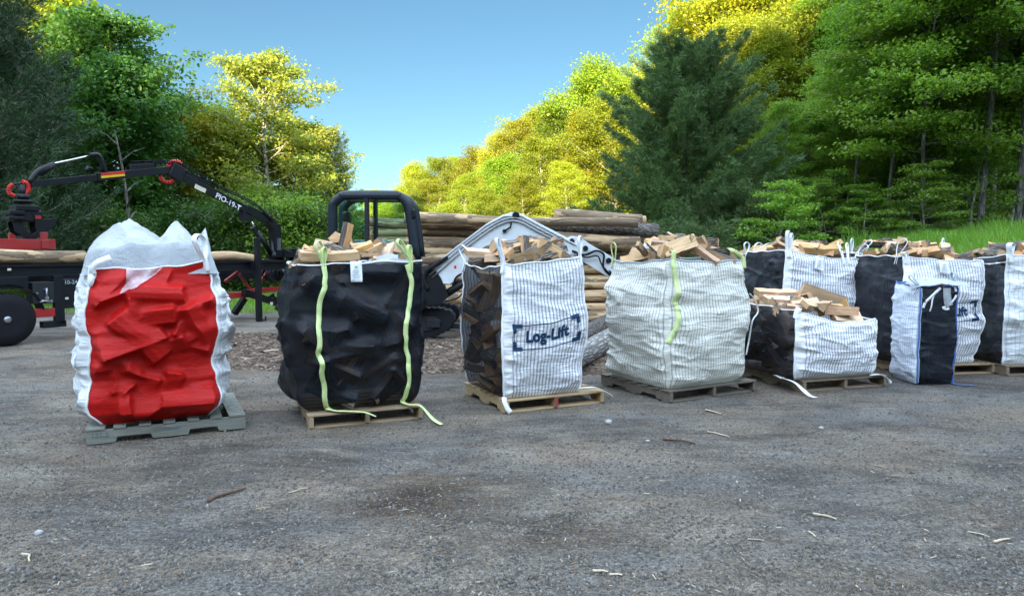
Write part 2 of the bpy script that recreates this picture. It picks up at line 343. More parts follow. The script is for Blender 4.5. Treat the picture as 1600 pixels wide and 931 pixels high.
M = dict(
    wood=mat_splitwood('split wood'), end=mat_endgrain('end grain'), bark=mat_bark('bark'), logskin=mat_logskin('log skin'),
    greybark=mat_bark('weathered grey bark', (.065, .062, .058), (.26, .245, .225), (3, 16, 16)),
    darkbark=mat_bark('furrowed dark bark', (.03, .026, .024), (.17, .15, .13), (5, 22, 22), 1.0),
    treebark=mat_bark('tree bark', (.05, .045, .04), (.17, .155, .135), (9, 9, 2.2)),
    palebark=mat_bark('pale tree bark', (.18, .165, .14), (.48, .45, .39), (7, 7, 2.5), .6),
    white=mat_fabric_white('white ventilated fabric'), 
    white2=mat_fabric_white('off white ventilated fabric', (.72, .705, .63), (.20, .21, .20), .034, .24, -1, False, .85),
    white1=mat_fabric_white('white woven fabric with thin lines', (.70, .72, .73), (.30, .32, .36), .048, .10, -1, False, 1.0),
    whiteb=mat_fabric_white('white blue striped fabric', (.70, .73, .78), (.16, .22, .40), .030, .30, .03, True, .7),
    red=mat_redfabric(),
    meshA=mat_mesh_black('black mesh', .86), meshB=mat_mesh_black('thin black mesh', .66), meshC=mat_mesh_black('dense black mesh', .93),
    lime=mat_simple('lime webbing', (.57, .68, .30), .6, .3, 0, 40, .2, .2), web=mat_simple('white webbing', (.74, .75, .76), .6, .3, 0, 40, .12, .2),
    web_y=mat_simple('pale yellow webbing', (.50, .56, .24), .6, .3, 0, 40, .2, .2),
    greyweb=mat_simple('grey webbing', (.32, .38, .42), .6, .3, 0, 40, .12, .2),
    blueedge=mat_simple('blue binding', (.06, .13, .36), .6, .3, 0, 30, .15, .2),
    liner=mat_liner(),
    ink=mat_simple('navy printed ink', (.010, .036, .085), .6, .25, 0, 60, .5, .1), tag=mat_simple('white label tag', (.72, .75, .78), .5, .3, 0, 20, .08, .1),
    tagink=mat_simple('grey printed ink', (.10, .12, .14), .6, .2),
    p_grey=mat_palletwood('weathered grey pallet wood', (.10, .105, .09), (.26, .26, .22)), p_tan=mat_palletwood('tan pallet wood', (.22, .15, .09), (.42, .31, .19)),
    p_new=mat_palletwood('fresh pallet wood', (.30, .20, .10), (.52, .38, .22)), p_dark=mat_palletwood('dark pallet wood', (.07, .06, .048), (.20, .17, .13)),
    p_brown=mat_palletwood('brown pallet wood', (.12, .09, .06), (.28, .21, .14)), redpaint=mat_paint('red end paint', (.30, .03, .03), .6, .4),
    blackpaint=mat_paint('black paint', (.005, .006, .009), .4, .12, (.03, .028, .026), .3), redsteel=mat_paint('red steel paint', (.30, .012, .012), .4, .3),
    whitepaint=mat_paint('white machine paint', (.62, .66, .68), .35, .28, (.25, .23, .2)), rubber=mat_simple('rubber', (.009, .0095, .012), .75, .2, 0, 12, .4, .4),
    steel=mat_simple('worn steel', (.35, .35, .36), .4, .5, .8, 20, .3, .3), chrome=mat_simple('chrome rod', (.6, .6, .62), .15, .5, 1, 20, .05, .02),
    redhose=mat_simple('red spiral hose', (.55, .025, .015), .45, .4), yellow=mat_simple('yellow decal', (.65, .42, .02), .5), cream=mat_simple('cream decal', (.60, .55, .42), .5),
    whitemark=mat_simple('white lettering', (.75, .75, .75), .5), charcoal=mat_simple('charcoal plastic', (.014, .016, .019), .5, .4, 0, 10, .3, .2),
    bluegrey=mat_paint('blue grey cab frame', (.010, .016, .024), .4, .1, (.04, .04, .04), .35), glass=mat_glass('cab glass'), seat=mat_simple('seat vinyl', (.02, .02, .022), .5), teal=mat_simple('teal plastic', (.10, .38, .36), .4),
    splint=mat_simple('dusty splinter wood', (.30, .235, .165), .85, .2, 0, 30, .3, .4), stick=mat_simple('brown stick', (.10, .055, .035), .85, .2, 0, 30, .4, .6), palestick=mat_simple('pale stick', (.42, .34, .24), .85, .2, 0, 30, .3, .4), stone=mat_simple('pale stone', (.30, .30, .29), .85, .2, 0, 10, .25, .6),
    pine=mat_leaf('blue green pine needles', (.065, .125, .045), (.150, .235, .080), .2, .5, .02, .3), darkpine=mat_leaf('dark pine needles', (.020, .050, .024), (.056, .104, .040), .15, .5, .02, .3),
    paleneedle=mat_leaf('pale yellow green needles', (.24, .27, .06), (.36, .36, .09), .3, .5),
    leaf=mat_leaf('forest leaves', (.090, .195, .028), (.265, .410, .060), .52), leafdark=mat_leaf('dark leaves', (.030, .088, .024), (.088, .175, .036), .43),
    leafgold=mat_leaf('spring yellow green leaves', (.185, .265, .022), (.35, .385, .034), .42, .55, .07, .7), leafpale=mat_leaf('pale loose leaves', (.22, .28, .045), (.36, .38, .075), .42, .55, .02, .3),
)

# ------------------------------------------------------------------ terrain
def terr(x, y):
    x = np.asarray(x, float); y = np.asarray(y, float)
    r = x * .9 + (y - 13) * .35 - 5
    h = 1.55 * sst(1.5, 8, r) + .13 * np.maximum(0, r - 8)
    l = -x - 8 + (y - 15) * .3
    h = h + .5 * sst(6, 16, l) * sst(14, 24, y)
    h = h * sst(9.5, 13, y)
    h = h + .35 * fbm(x * .12, y * .12, 5, 3) * sst(14, 30, y)
    und = .035 * fbm(x * .45, y * .45, 9, 3) + .010 * fbm(x * 2.3, y * 2.3, 3, 3)
    flat = 1 - .85 * sst(4.5, 6.0, y) * (1 - sst(9.5, 12, y)) * (1 - sst(7.5, 9, np.abs(x)))
    return h + und * flat
def tz(x, y): return float(terr(x, y))

def make_ground():
    xs = np.concatenate([-np.geomspace(9, 1500, 60)[::-1], np.linspace(-9, 9, 360)[1:-1], np.geomspace(9, 1500, 60)])
    ys = np.concatenate([-np.geomspace(2, 1500, 40)[::-1], np.linspace(-1.9, 1.4, 12), np.linspace(1.5, 12, 260), np.geomspace(12.1, 1500, 110)])
    X, Y = np.meshgrid(xs, ys); Z = terr(X, Y)
    far = np.hypot(X, Y); Z = np.where(far > 150, Z * np.clip(1 - (far - 150) / 150, 0, 1) , Z)
    # fine ruts and gravel relief close to the camera
    Z = Z + .022 * fbm(X * 6, Y * 9, 21, 5) * (1 - sst(9, 14, far))
    V = np.stack([X, Y, Z], -1).reshape(-1, 3)
    me = mesh_np('ground', V, grid_faces(len(xs), len(ys)), True)
    m, nt, p, o = new_mat('gravel yard'); g = G(nt); v = g.coord('Object')
    big = g.noise(v, .35, 5, .6); mid = g.noise(g.coord('Object', (1, 1.5, 1), (4, 2, 0)), 1.3, 7, .68, .4); fine = g.noise(v, 48, 4, .75); vf = g.noise(v, 170, 3, .7)
    vo = g.vor(v, 85)
    c = g.mix(g.ramp(mid, [(.36, 0), (.66, 1)]), (.092, .077, .060), (.240, .212, .174))
    blue = g.noise(g.coord('Object', (.9, .9, 1), (7, 3, 0)), .9, 6, .6); c = g.mix(g.ramp(blue, [(.45, 0), (.62, .7)]), c, (.150, .148, .140))
    tan = g.noise(g.coord('Object', (1, 2, 1), (1, 9, 0)), .6, 6, .65); c = g.mix(g.ramp(tan, [(.44, 0), (.62, .7)]), c, (.225, .172, .120))
    dark = g.noise(g.coord('Object', (.8, 1.7, 1), (2.2, 5.2, 0)), .6, 9, .78, .5); c = g.mix(g.ramp(dark, [(.48, 0), (.62, .72)]), c, (.045, .038, .032))
    strk = g.noise(g.coord('Object', (2.2, 9, 1), (3, 3, 0)), 1.6, 8, .75, .8); c = g.mix(1.0, c, g.ramp(strk, [(.34, .80), (.66, 1.2)]), 'MULTIPLY'); sp = g.ramp(fine, [(.36, .5), (.64, 1.5)]); c = g.mix(1.0, c, sp, 'MULTIPLY')
    sp2 = g.ramp(vf, [(.34, .6), (.66, 1.45)]); c = g.mix(1.0, c, sp2, 'MULTIPLY')
    # zones: x,y masks
    sx = g.n('ShaderNodeSeparateXYZ'); tc = g.n('ShaderNodeTexCoord'); g.l(tc.outputs['Object'], sx.inputs[0]); x, y = sx.outputs[0], sx.outputs[1]
    wob = g.math('MULTIPLY', g.math('SUBTRACT', g.noise(v, .5, 4, .6), .5), 5)
    # old oily stains in the near centre
    for (ex, ey, rx, ry, st) in ((-.65, 4.15, .95, .50, 1.0), (.30, 3.6, .6, .32, .7), (-1.3, 5.0, .6, .3, .35), (1.2, 4.3, 1.3, .5, .3)):
        dx = g.math('DIVIDE', g.math('SUBTRACT', g.math('ADD', x, g.math('MULTIPLY', wob, .22)), ex), rx); dy = g.math('DIVIDE', g.math('SUBTRACT', g.math('ADD', y, g.math('MULTIPLY', g.math('SUBTRACT', mid, .5), 1.6)), ey), ry)
        dd = g.math('SQRT', g.math('ADD', g.math('MULTIPLY', dx, dx), g.math('MULTIPLY', dy, dy)))
        c = g.mix(g.math('MULTIPLY', g.ramp(dd, [(.25, 1), (1.0, 0)]), st), c, g.mix(1.0, c, (.40, .33, .27), 'MULTIPLY'))
    # darker blacktop-like ground to the right
    rt = g.ramp(g.math('MULTIPLY', g.math('ADD', g.math('ADD', x, wob), 1), .12), [(.1, 0), (.6, .55)]); c = g.mix(rt, c, g.mix(1.0, c, (.60, .62, .66), 'MULTIPLY'))
    # brown bark litter band between the bags and the machines
    yb = g.math('MULTIPLY', g.math('SUBTRACT', g.math('ADD', y, g.math('MULTIPLY', wob, .3)), 8.2), 1)
    band = g.math('MULTIPLY', g.ramp(yb, [(0, 0), (.6, 1)]), g.ramp(g.math('MULTIPLY', g.math('SUBTRACT', 13.2, g.math('ADD', y, wob)), .5), [(0, 0), (1, 1)]))
    band = g.math('MULTIPLY', band, g.ramp(g.math('MULTIPLY', g.math('ADD', x, 6.0), 1), [(0, 0), (.8, 1)]))
    lit = g.mix(g.ramp(g.noise(g.coord('Object', (1, 2.5, 1)), 22, 5, .75, .5), [(.35, 0), (.7, 1)]), (.035, .024, .018), (.25, .18, .125)); c = g.mix(g.math('MULTIPLY', band, .92), c, lit)
    # grass left far, forest floor right
    gl = g.ramp(g.math('MULTIPLY', g.math('SUBTRACT', g.math('ADD', y, g.math('MULTIPLY', wob, .35)), 16.5), .6), [(0, 0), (1, 1)])
    grass = g.mix(g.noise(v, 9, 5, .7), (.05, .09, .02), (.12, .17, .045)); c = g.mix(gl, c, grass)
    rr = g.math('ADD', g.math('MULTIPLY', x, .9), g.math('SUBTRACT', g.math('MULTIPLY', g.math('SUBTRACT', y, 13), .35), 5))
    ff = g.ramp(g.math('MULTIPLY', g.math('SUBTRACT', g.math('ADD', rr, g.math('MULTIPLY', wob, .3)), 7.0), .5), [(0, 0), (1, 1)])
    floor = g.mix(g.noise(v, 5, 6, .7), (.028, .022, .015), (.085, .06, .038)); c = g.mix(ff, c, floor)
    h = g.math('ADD', g.math('MULTIPLY', fine, .7), g.math('ADD', g.math('MULTIPLY', vo.outputs[0], -.35), g.math('MULTIPLY', vf, .45)))
    b = g.bump(g.noise(g.coord('Object', (1, 1.6, 1)), 7, 6, .7, .5), .6, .05); g12 = g.noise(v, 14, 6, .75); b = g.bump(g12, .8, .03, b); b = g.bump(h, 1.0, .018, b)
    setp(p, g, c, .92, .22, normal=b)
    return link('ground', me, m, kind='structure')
make_ground()

# ------------------------------------------------------------------ split firewood shapes
def arc(r, a0, a1, n): return [(r * math.cos(a0 + (a1 - a0) * k / (n - 1)), r * math.sin(a0 + (a1 - a0) * k / (n - 1))) for k in range(n)]
LOGV = []   # (mesh, planes)
def make_log_variants():
    rr = random.Random(5)
    specs = [('w', 60, .135), ('w', 85, .12), ('w', 110, .11), ('h', 180, .085), ('q', 0, .1), ('w', 70, .12), ('q', 0, .085), ('h', 165, .10), ('w', 95, .13), ('q', 0, .11)]
    for si, (k, ang, r) in enumerate(specs):
        L = rr.uniform(.36, .44)
        if k == 'q':
            a = r * rr.uniform(.8, 1.1); b = r * rr.uniform(.45, .7)
            poly = [(-a / 2, -b / 2), (a / 2 * rr.uniform(.8, 1.1), -b / 2 * rr.uniform(.7, 1.2)), (a / 2 * rr.uniform(.8, 1.2), b / 2), (-a / 2 * rr.uniform(.6, 1), b / 2 * rr.uniform(.9, 1.2))]
            barkedge = {2} if si % 2 == 0 else set()
        else:
            A = R(ang); n = 6 if k == 'h' else 5; poly = arc(r, -A / 2, A / 2, n)
            barkedge = set(range(n - 1))
            if k == 'w': poly.append((rr.uniform(-.01, .012), rr.uniform(-.01, .01)))
        cx = sum(p[0] for p in poly) / len(poly); cy = sum(p[1] for p in poly) / len(poly); poly = [(p[0] - cx, p[1] - cy) for p in poly]
        n = len(poly); S = 7; V = []; Fc = []; mi = []
        for s in range(S):
            t = s / (S - 1); x = (t - .5) * L; tw = (t - .5) * rr.uniform(-.12, .12); sc = 1 + rr.uniform(-.05, .05); bend = .010 * math.sin(t * 3 + si)
            for q, (a, b) in enumerate(poly):
                ca, sa = math.cos(tw), math.sin(tw); j = .0035
                V.append((x + (rr.uniform(-.006, .006) if s in (0, S - 1) else 0), (a * ca - b * sa) * sc + rr.uniform(-j, j), (a * sa + b * ca) * sc + bend + rr.uniform(-j, j)))
        me = bpy.data.meshes.new('split_log'); faces = []
        for s in range(S - 1):
            for q in range(n):
                faces.append((s * n + q, s * n + (q + 1) % n, (s + 1) * n + (q + 1) % n, (s + 1) * n + q)); mi.append(1 if q in barkedge else 0)
        faces.append(tuple(range(n))[::-1]); mi.append(2); faces.append(tuple(range((S - 1) * n, S * n))); mi.append(2)
        me.from_pydata(V, [], faces); bm = bmesh.new(); bm.from_mesh(me); 
        for f, a in zip(bm.faces, mi): f.material_index = a
        bmesh.ops.recalc_face_normals(bm, faces=bm.faces); bm.to_mesh(me); bm.free()
        for q in (M['wood'], M['bark'], M['end']): me.materials.append(q)
        pl = []
        for q in range(n):
            (a, b), (c, d) = poly[q], poly[(q + 1) % n]; nx, ny = d - b, -(c - a); l = math.hypot(nx, ny); nx, ny = nx / l, ny / l; kk = nx * a + ny * b
            if kk < 0: nx, ny, kk = -nx, -ny, -kk
            pl.append((0, nx, ny, kk))
        pl += [(1, 0, 0, L / 2), (-1, 0, 0, L / 2)]
        LOGV.append((me, np.array(pl), L))
make_log_variants()
NLOG = [0]
def put_log(vi, Mx, label, group, scale=1.0, name='split_log'):
    o = bpy.data.objects.new(name, LOGV[vi][0]); COL.objects.link(o)
    o.matrix_world = Mx @ Matrix.Scale(scale, 4); NLOG[0] += 1
    return tag(o, label, 'firewood', group)

def log_height(A, B, vi, cen, Rm, sc):
    """height along +n of log (local frame a,b,n) over grid"""
    pl = LOGV[vi][1].copy(); pl[:, 3] *= sc
    N = (Rm @ pl[:, :3].T).T
    o = np.stack([A - cen[0], B - cen[1], np.zeros_like(A) - cen[2]], -1)
    lo = np.full(A.shape, -1e9); hi = np.full(A.shape, 1e9)
    for q in range(len(pl)):
        nz = N[q, 2]; rhs = pl[q, 3] - o @ N[q]
        if abs(nz) < 1e-6: lo = np.where(rhs < 0, 1e9, lo); continue
        t = rhs / nz
        if nz > 0: hi = np.minimum(hi, t)
        else: lo = np.maximum(lo, t)
    return np.where(hi > lo, hi, -9.0)

# ------------------------------------------------------------------ pallets
def pallet(fl, ang, L=1.12, D=1.02, mat='p_tan', along='y', label='', redend=False, stencil=None):
    """front-left ground corner, heading of the front edge; stringers run along local y or x"""
    root = empty('wooden_pallet', (fl[0], fl[1], tz(fl[0], fl[1]) + .0), ang, label=label, cat='pallet', group='wooden pallets under the bags')
    H = .125; pr = random.Random(int(abs(fl[0]) * 1000)); m = M[mat]
    if along == 'y':
        for k, x in enumerate((.02, L / 2, L - .02)):
            poly = [(0, .018), (D * .18, .018), (D * .19, .05), (D * .38, .05), (D * .39, .018), (D * .61, .018), (D * .62, .05), (D * .81, .05), (D * .82, .018), (D, .018), (D, .108), (0, .108)]
            mb = MB(); mb.prism(poly, x - .019, x + .019, lambda p, q, a: Vector((a, p, q)), .002); s = mb.build('stringer', m, root)
            if redend and k == 1:
                e = MB(); e.box((x, -.002, .064), (.036, .003, .088)); e.build('painted_end', M['redpaint'], s)
        n = 7; bw = .095
        for k in range(n):
            y = bw / 2 + (D - bw) * k / (n - 1); w = .135 if k in (0, n - 1) else bw
            y = min(max(y, w / 2 - .004), D - w / 2 + .004)
            MB().box((L / 2 + pr.uniform(-.006, .006), y, .1175 + pr.uniform(0, .002)), (L + .01, w, .017), Matrix.Rotation(pr.uniform(-.008, .008), 4, 'Z'), .003).build('deck_board', m, root)
        for y in (.07, D / 2, D - .07):
            MB().box((L / 2, y, .0095), (L, .1, .016), None, .003).build('bottom_board', m, root)
    else:
        for k, y in enumerate((.02, D / 2, D - .02)):
            poly = [(0, .006), (L * .17, .006), (L * .18, .05), (L * .385, .05), (L * .395, .006), (L * .62, .006), (L * .63, .05), (L * .81, .05), (L * .82, .006), (L, .006), (L, .108), (0, .108)]
            mb = MB(); mb.prism(poly, y - .019, y + .019, lambda p, q, a: Vector((p, a, q)), .002); s = mb.build('stringer', m, root)
            if stencil and k == 0:
                for txt, x0, sz in stencil:
                    cu = bpy.data.curves.new('t', 'FONT'); cu.body = txt; cu.size = sz; cu.extrude = .0006; to = bpy.data.objects.new('t', cu); COL.objects.link(to)
                    bpy.context.view_layer.update(); me = bpy.data.meshes.new_from_object(to); bpy.data.objects.remove(to)
                    me.transform(Matrix.Translation((x0, y - .0205, .055)) @ Matrix.Rotation(R(90), 4, 'X')); link('stencil_mark', me, M['tagink'], s)
        n = 7
        for k in range(n):
            x = .05 + (L - .1) * k / (n - 1); w = .13 if k in (0, n - 1) else .088; x = min(max(x, w / 2), L - w / 2)
            MB().box((x, D / 2, .1175 + pr.uniform(0, .002)), (w, D + .01, .017), Matrix.Rotation(pr.uniform(-.008, .008), 4, 'Z'), .003).build('deck_board', m, root)
    return root

# ------------------------------------------------------------------ bulk bags
PAN = ('front_panel', 'side_panel', 'back_panel', 'side_panel')
class Bag:
    def __init__(s, fl, ang, W, D, rims, mats, label, seed=1, z0=.135, bulge=.10, bulges=None, wob=.035, res=(110, 130), logs=None, amp=.045, sag=.02, wr=.010, thru=None, bottom=.10, seam=True, seam_mat='web', hem_mat='web', name='firewood_bag', group='bulk firewood bags', thru_group=None, logn=26, topin=0.0, mid=1.0, belly=.12, angsig=.45, iters=140, tiltr=.28, scl=(.75, 1.05)):
        s.rng = random.Random(seed); s.np = np.random.RandomState(seed)
        s.W, s.D, s.z0, s.rims = W, D, z0, rims
        c, sn = math.cos(ang), math.sin(ang)
        org = Vector((fl[0] + c * W / 2 - sn * D / 2, fl[1] + sn * W / 2 + c * D / 2, 0)); org.z = tz(org.x, org.y)
        s.root = empty(name, org, ang, label=label, cat='bulk bag' if name == 'firewood_bag' else 'bag', group=group)
        s.M = Matrix.Translation(org) @ Matrix.Rotation(ang, 4, 'Z')
        s.corn = [np.array(p, float) for p in ((-W / 2, -D / 2), (W / 2, -D / 2), (W / 2, D / 2), (-W / 2, D / 2))]
        NV = res[1]; v = np.linspace(0, 1, NV); s.v = v
        s.ccurve = []
        for k in range(4):
            out = s.corn[k] / np.linalg.norm(s.corn[k])
            w = wob * (np.sin(v * (9 + 2 * s.rng.random()) + s.rng.uniform(0, 6)) * .6 + 2.2 * fbm(v * 7 + 3.1 * k, v * 0 + seed, seed + k, 3))
            prof = 1 + belly * np.sin(np.pi * np.clip(v, 0, 1)) ** .8 * .5 - bottom * np.clip(1 - v / .12, 0, 1) ** 2 - topin * sst(.6, 1, v)
            tn = np.array([-out[1], out[0]]); w2 = wob * .8 * 2.0 * fbm(v * 6 + 9 + k, v * 0 + 2, seed + 20 + k, 3)
            xy = s.corn[k][None, :] * prof[:, None] + out[None, :] * (w * sst(0, .08, v))[:, None] + tn[None, :] * (w2 * sst(0, .1, v))[:, None]
            s.ccurve.append(xy)
        s.G = []; s.N = []; s.obj = []
        for k in range(4):
            a, b = s.ccurve[k], s.ccurve[(k + 1) % 4]; nu = res[0] if k in (0, 1, 3) else 30; u = np.linspace(0, 1, nu)
            d = s.corn[(k + 1) % 4] - s.corn[k]; Lp = np.linalg.norm(d); d = d / Lp; n = np.array([d[1], -d[0]])
            XY = a[:, None, :] * (1 - u)[None, :, None] + b[:, None, :] * u[None, :, None]
            rl, rr2 = rims[k], rims[(k + 1) % 4]
            rim = rl + (rr2 - rl) * u - (sag if not isinstance(sag, (list, tuple)) else sag[k]) * np.sin(np.pi * u) ** 1.2 + .006 * np.sin(u * 17 + seed) + .012 * fbm(u * 9, u * 0, seed + 5 * k, 2)
            Z = z0 + (rim[None, :] - z0) * v[:, None]
            A = np.broadcast_to(u[None, :] * Lp, Z.shape); U = np.broadcast_to(u[None, :], Z.shape); V = np.broadcast_to(v[:, None], Z.shape)
            bl = (bulges[k] if bulges else bulge)
            base = bl * (4 * U * (1 - U)) ** .6 * (np.sin(np.pi * np.clip(V * .93 + .02, 0, 1)) ** .55)
            win = sst(0, .06, U) * (1 - sst(.94, 1, U)) * sst(0, .06, V) * (1 - sst(.93, 1, V))
            am = amp[k] if isinstance(amp, (list, tuple)) else amp
            h = np.zeros_like(Z)
            if am > 0:
                ob = np.full(Z.shape, -.03)
                for q in range(logn):
                    vi = s.rng.randrange(len(LOGV)); sc = s.rng.uniform(*scl)
                    al = s.rng.gauss(0, angsig) if s.rng.random() < .7 else s.rng.uniform(-1.5, 1.5)
                    Rm = (Matrix.Rotation(al, 3, 'Z') @ Matrix.Rotation(s.rng.uniform(-tiltr, tiltr), 3, 'Y') @ Matrix.Rotation(s.rng.uniform(0, 6.28), 3, 'X'))
                    Rn = np.array(Rm); cu = s.rng.uniform(.06, .94) * Lp; cz = z0 + .05 + (rims[k] - z0 - .12) * ((q + s.rng.random()) / logn)
                    if thru and k in thru:
                        ex = abs(Rn[0, 0]) * LOGV[vi][2] / 2 * sc + .07; ez = abs(Rn[1, 0]) * LOGV[vi][2] / 2 * sc + .05
                        cu = min(max(cu, ex), Lp - ex) if ex < Lp / 2 else Lp / 2; cz = min(max(cz, z0 + ez), rims[k] - ez - .03)
                    hh = log_height(A, Z, vi, (cu, cz, 0), Rn, sc); mx = hh.max()
                    if mx < -1: continue
                    tgt = s.rng.uniform(.25, 1) * am; ob = np.maximum(ob, hh - mx + tgt)
                    if thru and k in thru:
                        uu = cu / Lp; vv = (cz - z0) / (rims[k] - z0); bs = bl * (4 * uu * (1 - uu)) ** .6 * max(0.001, math.sin(math.pi * min(1, vv * .93 + .02))) ** .55
                        iv = min(NV - 1, int(vv * NV)); bx = a[iv] * (1 - uu) + b[iv] * uu + n * (bs + (tgt - mx) - .022)
                        fr = Matrix(((d[0], 0, n[0]), (d[1], 0, n[1]), (0, 1, 0)))
                        # frame: a -> d, b -> z, n -> n
                        Rw = (fr @ Rm).to_4x4(); put_log(vi, s.M @ Matrix.Translation((bx[0], bx[1], cz)) @ Rw, thru[k], thru_group or 'split logs seen through black mesh', sc * .97)
                ob = np.where(ob > -.03, ob * win, -.03); h = ob.clip(-.01)
                for it in range(iters):
                    hp = np.pad(h, 1, mode='edge'); av = .25 * (hp[:-2, 1:-1] + hp[2:, 1:-1] + hp[1:-1, :-2] + hp[1:-1, 2:]); h = np.maximum(ob, av)
                    h[0] = 0; h[-1] = h[-1] * .5; h[:, 0] = 0; h[:, -1] = 0
                if iters > 50: hp = np.pad(h, 1, mode='edge'); h = .5 * h + .125 * (hp[:-2, 1:-1] + hp[2:, 1:-1] + hp[1:-1, :-2] + hp[1:-1, 2:])
            wk = wr[k] if isinstance(wr, (list, tuple)) else wr
            eg = np.exp(-np.minimum(U, 1 - U) / .16)
            rid = lambda x, y, sd: (1 - np.abs(2 * vnoise(x, y, sd) - 1)) ** 2
            h = h + wk * win * (1.5 * rid(A * 2.5 + .8 * fbm(A * 3, Z * 3, seed), Z * 9 + A * 1.7, seed + 3) * (.35 + eg) + .9 * rid(A * 5, Z * 14 - A * 2.5, seed + 7) * (.2 + eg) + 1.6 * fbm(A * 4, Z * 5, seed + 8, 3))
            P = np.concatenate([XY + n[None, None, :] * (base + h)[..., None], Z[..., None]], -1)
            s.G.append(P); gy, gx = np.gradient(P, axis=(0, 1)); nn = np.cross(gx, gy); nn /= np.linalg.norm(nn, axis=-1, keepdims=True) + 1e-9; s.N.append(nn)
            uv = np.stack([A, Z], -1).reshape(-1, 2)
            me = mesh_np(PAN[k], P.reshape(-1, 3), grid_faces(nu, NV), True, uv)
            s.obj.append(link(PAN[k], me, M[mats[k]], s.root))
        if seam:
            for k in range(4):
                if k == 2: continue
                cc = s.ccurve[k]; out = s.corn[k] / np.linalg.norm(s.corn[k])
                pts = [Vector((cc[i][0] + out[0] * .004, cc[i][1] + out[1] * .004, z0 + (rims[k] - z0) * v[i])) for i in range(0, NV, 3)] 
                MB().tube(pts, .009, 6).build('seam', M[seam_mat], s.root)
        pts = []
        for k in range(4):
            g = s.G[k][-1]; pts += [Vector(g[i]) for i in range(0, len(g) - 1, 3)]
        pts.append(pts[0].copy())
        MB().tube([p + Vector((0, 0, .002)) for p in pts], .0075, 6, False).build('hem', M[hem_mat], s.root)
    def pt(s, k, u, v, off=0.0):
        g = s.G[k]; nv, nu = g.shape[:2]; fu = min(max(u, 0), 1) * (nu - 1); fv = min(max(v, 0), 1) * (nv - 1); i, j = min(int(fv), nv - 2), min(int(fu), nu - 2); a, b = fv - i, fu - j
        def bl(q): return (q[i, j] * (1 - a) * (1 - b) + q[i + 1, j] * a * (1 - b) + q[i, j + 1] * (1 - a) * b + q[i + 1, j + 1] * a * b)
        return Vector(bl(g)) + Vector(bl(s.N[k])).normalized() * off
    def heap(s, label, n=20, h=.22, spread=.44, group=None, tilt=.25, spec=(), low=-.05):
        """firewood heaped over the rim"""
        grp = group or label; rz = sum(s.rims) / 4
        spots = []
        nx = int(math.ceil(math.sqrt(n * s.W / s.D))); ny = int(math.ceil(n / nx)); kk = 0
        for j in range(ny):
            for i in range(nx):
                if kk >= n: break
                x = ((i + .5) / nx - .5) * 2 * spread * s.W + s.rng.uniform(-.05, .05); y = ((j + .5) / ny - .5) * 2 * spread * s.D + s.rng.uniform(-.05, .05)
                rr = math.hypot(x / (s.W * .55), y / (s.D * .55)); z = low + h * max(0, 1 - rr ** 2) + s.rng.uniform(-.02, .04); spots.append((x, y, z)); kk += 1
        u = lambda x, y: s.rims[0] * (.5 - x / s.W) * (.5 - y / s.D) + s.rims[1] * (.5 + x / s.W) * (.5 - y / s.D) + s.rims[2] * (.5 + x / s.W) * (.5 + y / s.D) + s.rims[3] * (.5 - x / s.W) * (.5 + y / s.D)
        for (x, y, z) in spots:
            yaw = s.rng.uniform(0, math.pi); hx = abs(math.cos(yaw)) * .22 + .03; hy = abs(math.sin(yaw)) * .22 + .03
            x = max(-s.W / 2 + hx - .02, min(s.W / 2 - hx + .02, x)); y = max(-s.D / 2 + hy - .02, min(s.D / 2 - hy + .02, y))
            Rm = Matrix.Rotation(yaw, 4, 'Z') @ Matrix.Rotation(s.rng.gauss(0, tilt), 4, 'Y') @ Matrix.Rotation(s.rng.uniform(0, 6.28), 4, 'X')
            put_log(s.rng.randrange(len(LOGV)), s.M @ Matrix.Translation((x, y, u(x, y) + z)) @ Rm, label, grp, s.rng.uniform(.68, .92))
        for (x, y, z, yaw, pitch, roll, vi, sc, lab) in spec:
            Rm = Matrix.Rotation(yaw, 4, 'Z') @ Matrix.Rotation(-pitch, 4, 'Y') @ Matrix.Rotation(roll, 4, 'X')
            put_log(vi, s.M @ Matrix.Translation((x, y, rz + z)) @ Rm, lab or label, grp, sc)
    def loop(s, k, u, h=.16, w=.035, lean=(0, 0), open_=.07, mat='web', tall=0, yaw=0.55, down=.10):
        """webbing loop rising from the rim of panel k at u"""
        b = s.pt(k, u, 1.0); b0 = s.pt(k, u, .93, .006); d = s.pt(k, min(1, u + .05), 1) - s.pt(k, max(0, u - .05), 1); d.z = 0; d.normalize()
        d = Matrix.Rotation(yaw, 3, 'Z') @ d; L = Vector((lean[0], lean[1], 0)); Z = Vector((0, 0, 1)); wd = d.cross(Z)
        pts = [b0 - d * .012, b - d * .012 + Z * .01, b - d * open_ * .6 + Z * h * .45 + L * .4, b - d * open_ * .75 + Z * h * .8 + L * .85, b + Z * h + L, b + d * open_ * .75 + Z * h * .8 + L * .9, b + d * open_ * .6 + Z * h * .45 + L * .45, b + d * .012 + Z * .01, b0 + d * .012]
        return ribbon('lifting_loop', pts, wd, w, M[mat], s.root, .005)
    def strap(s, k, us, v0, v1, w=.04, mat='lime', tail=None, head=None, off=.018, name='strap'):
        n = 36; P = []; Wd = []
        for q in range(n + 1):
            v = v0 + (v1 - v0) * q / n; uu = np.interp(q / n, np.linspace(0, 1, len(us)), us); p = s.pt(k, uu, v, off); P.append(p)
            d = s.pt(k, min(1, uu + .04), v) - s.pt(k, max(0, uu - .04), v); Wd.append(d.normalized())
        if head: P = [Vector(h) for h in head] + P; Wd = [Wd[0]] * len(head) + Wd
        if tail:
            P += [Vector(t[:3]) for t in tail]; Wd += [Vector(t[3]) if len(t) > 3 else Wd[-1] for t in tail]
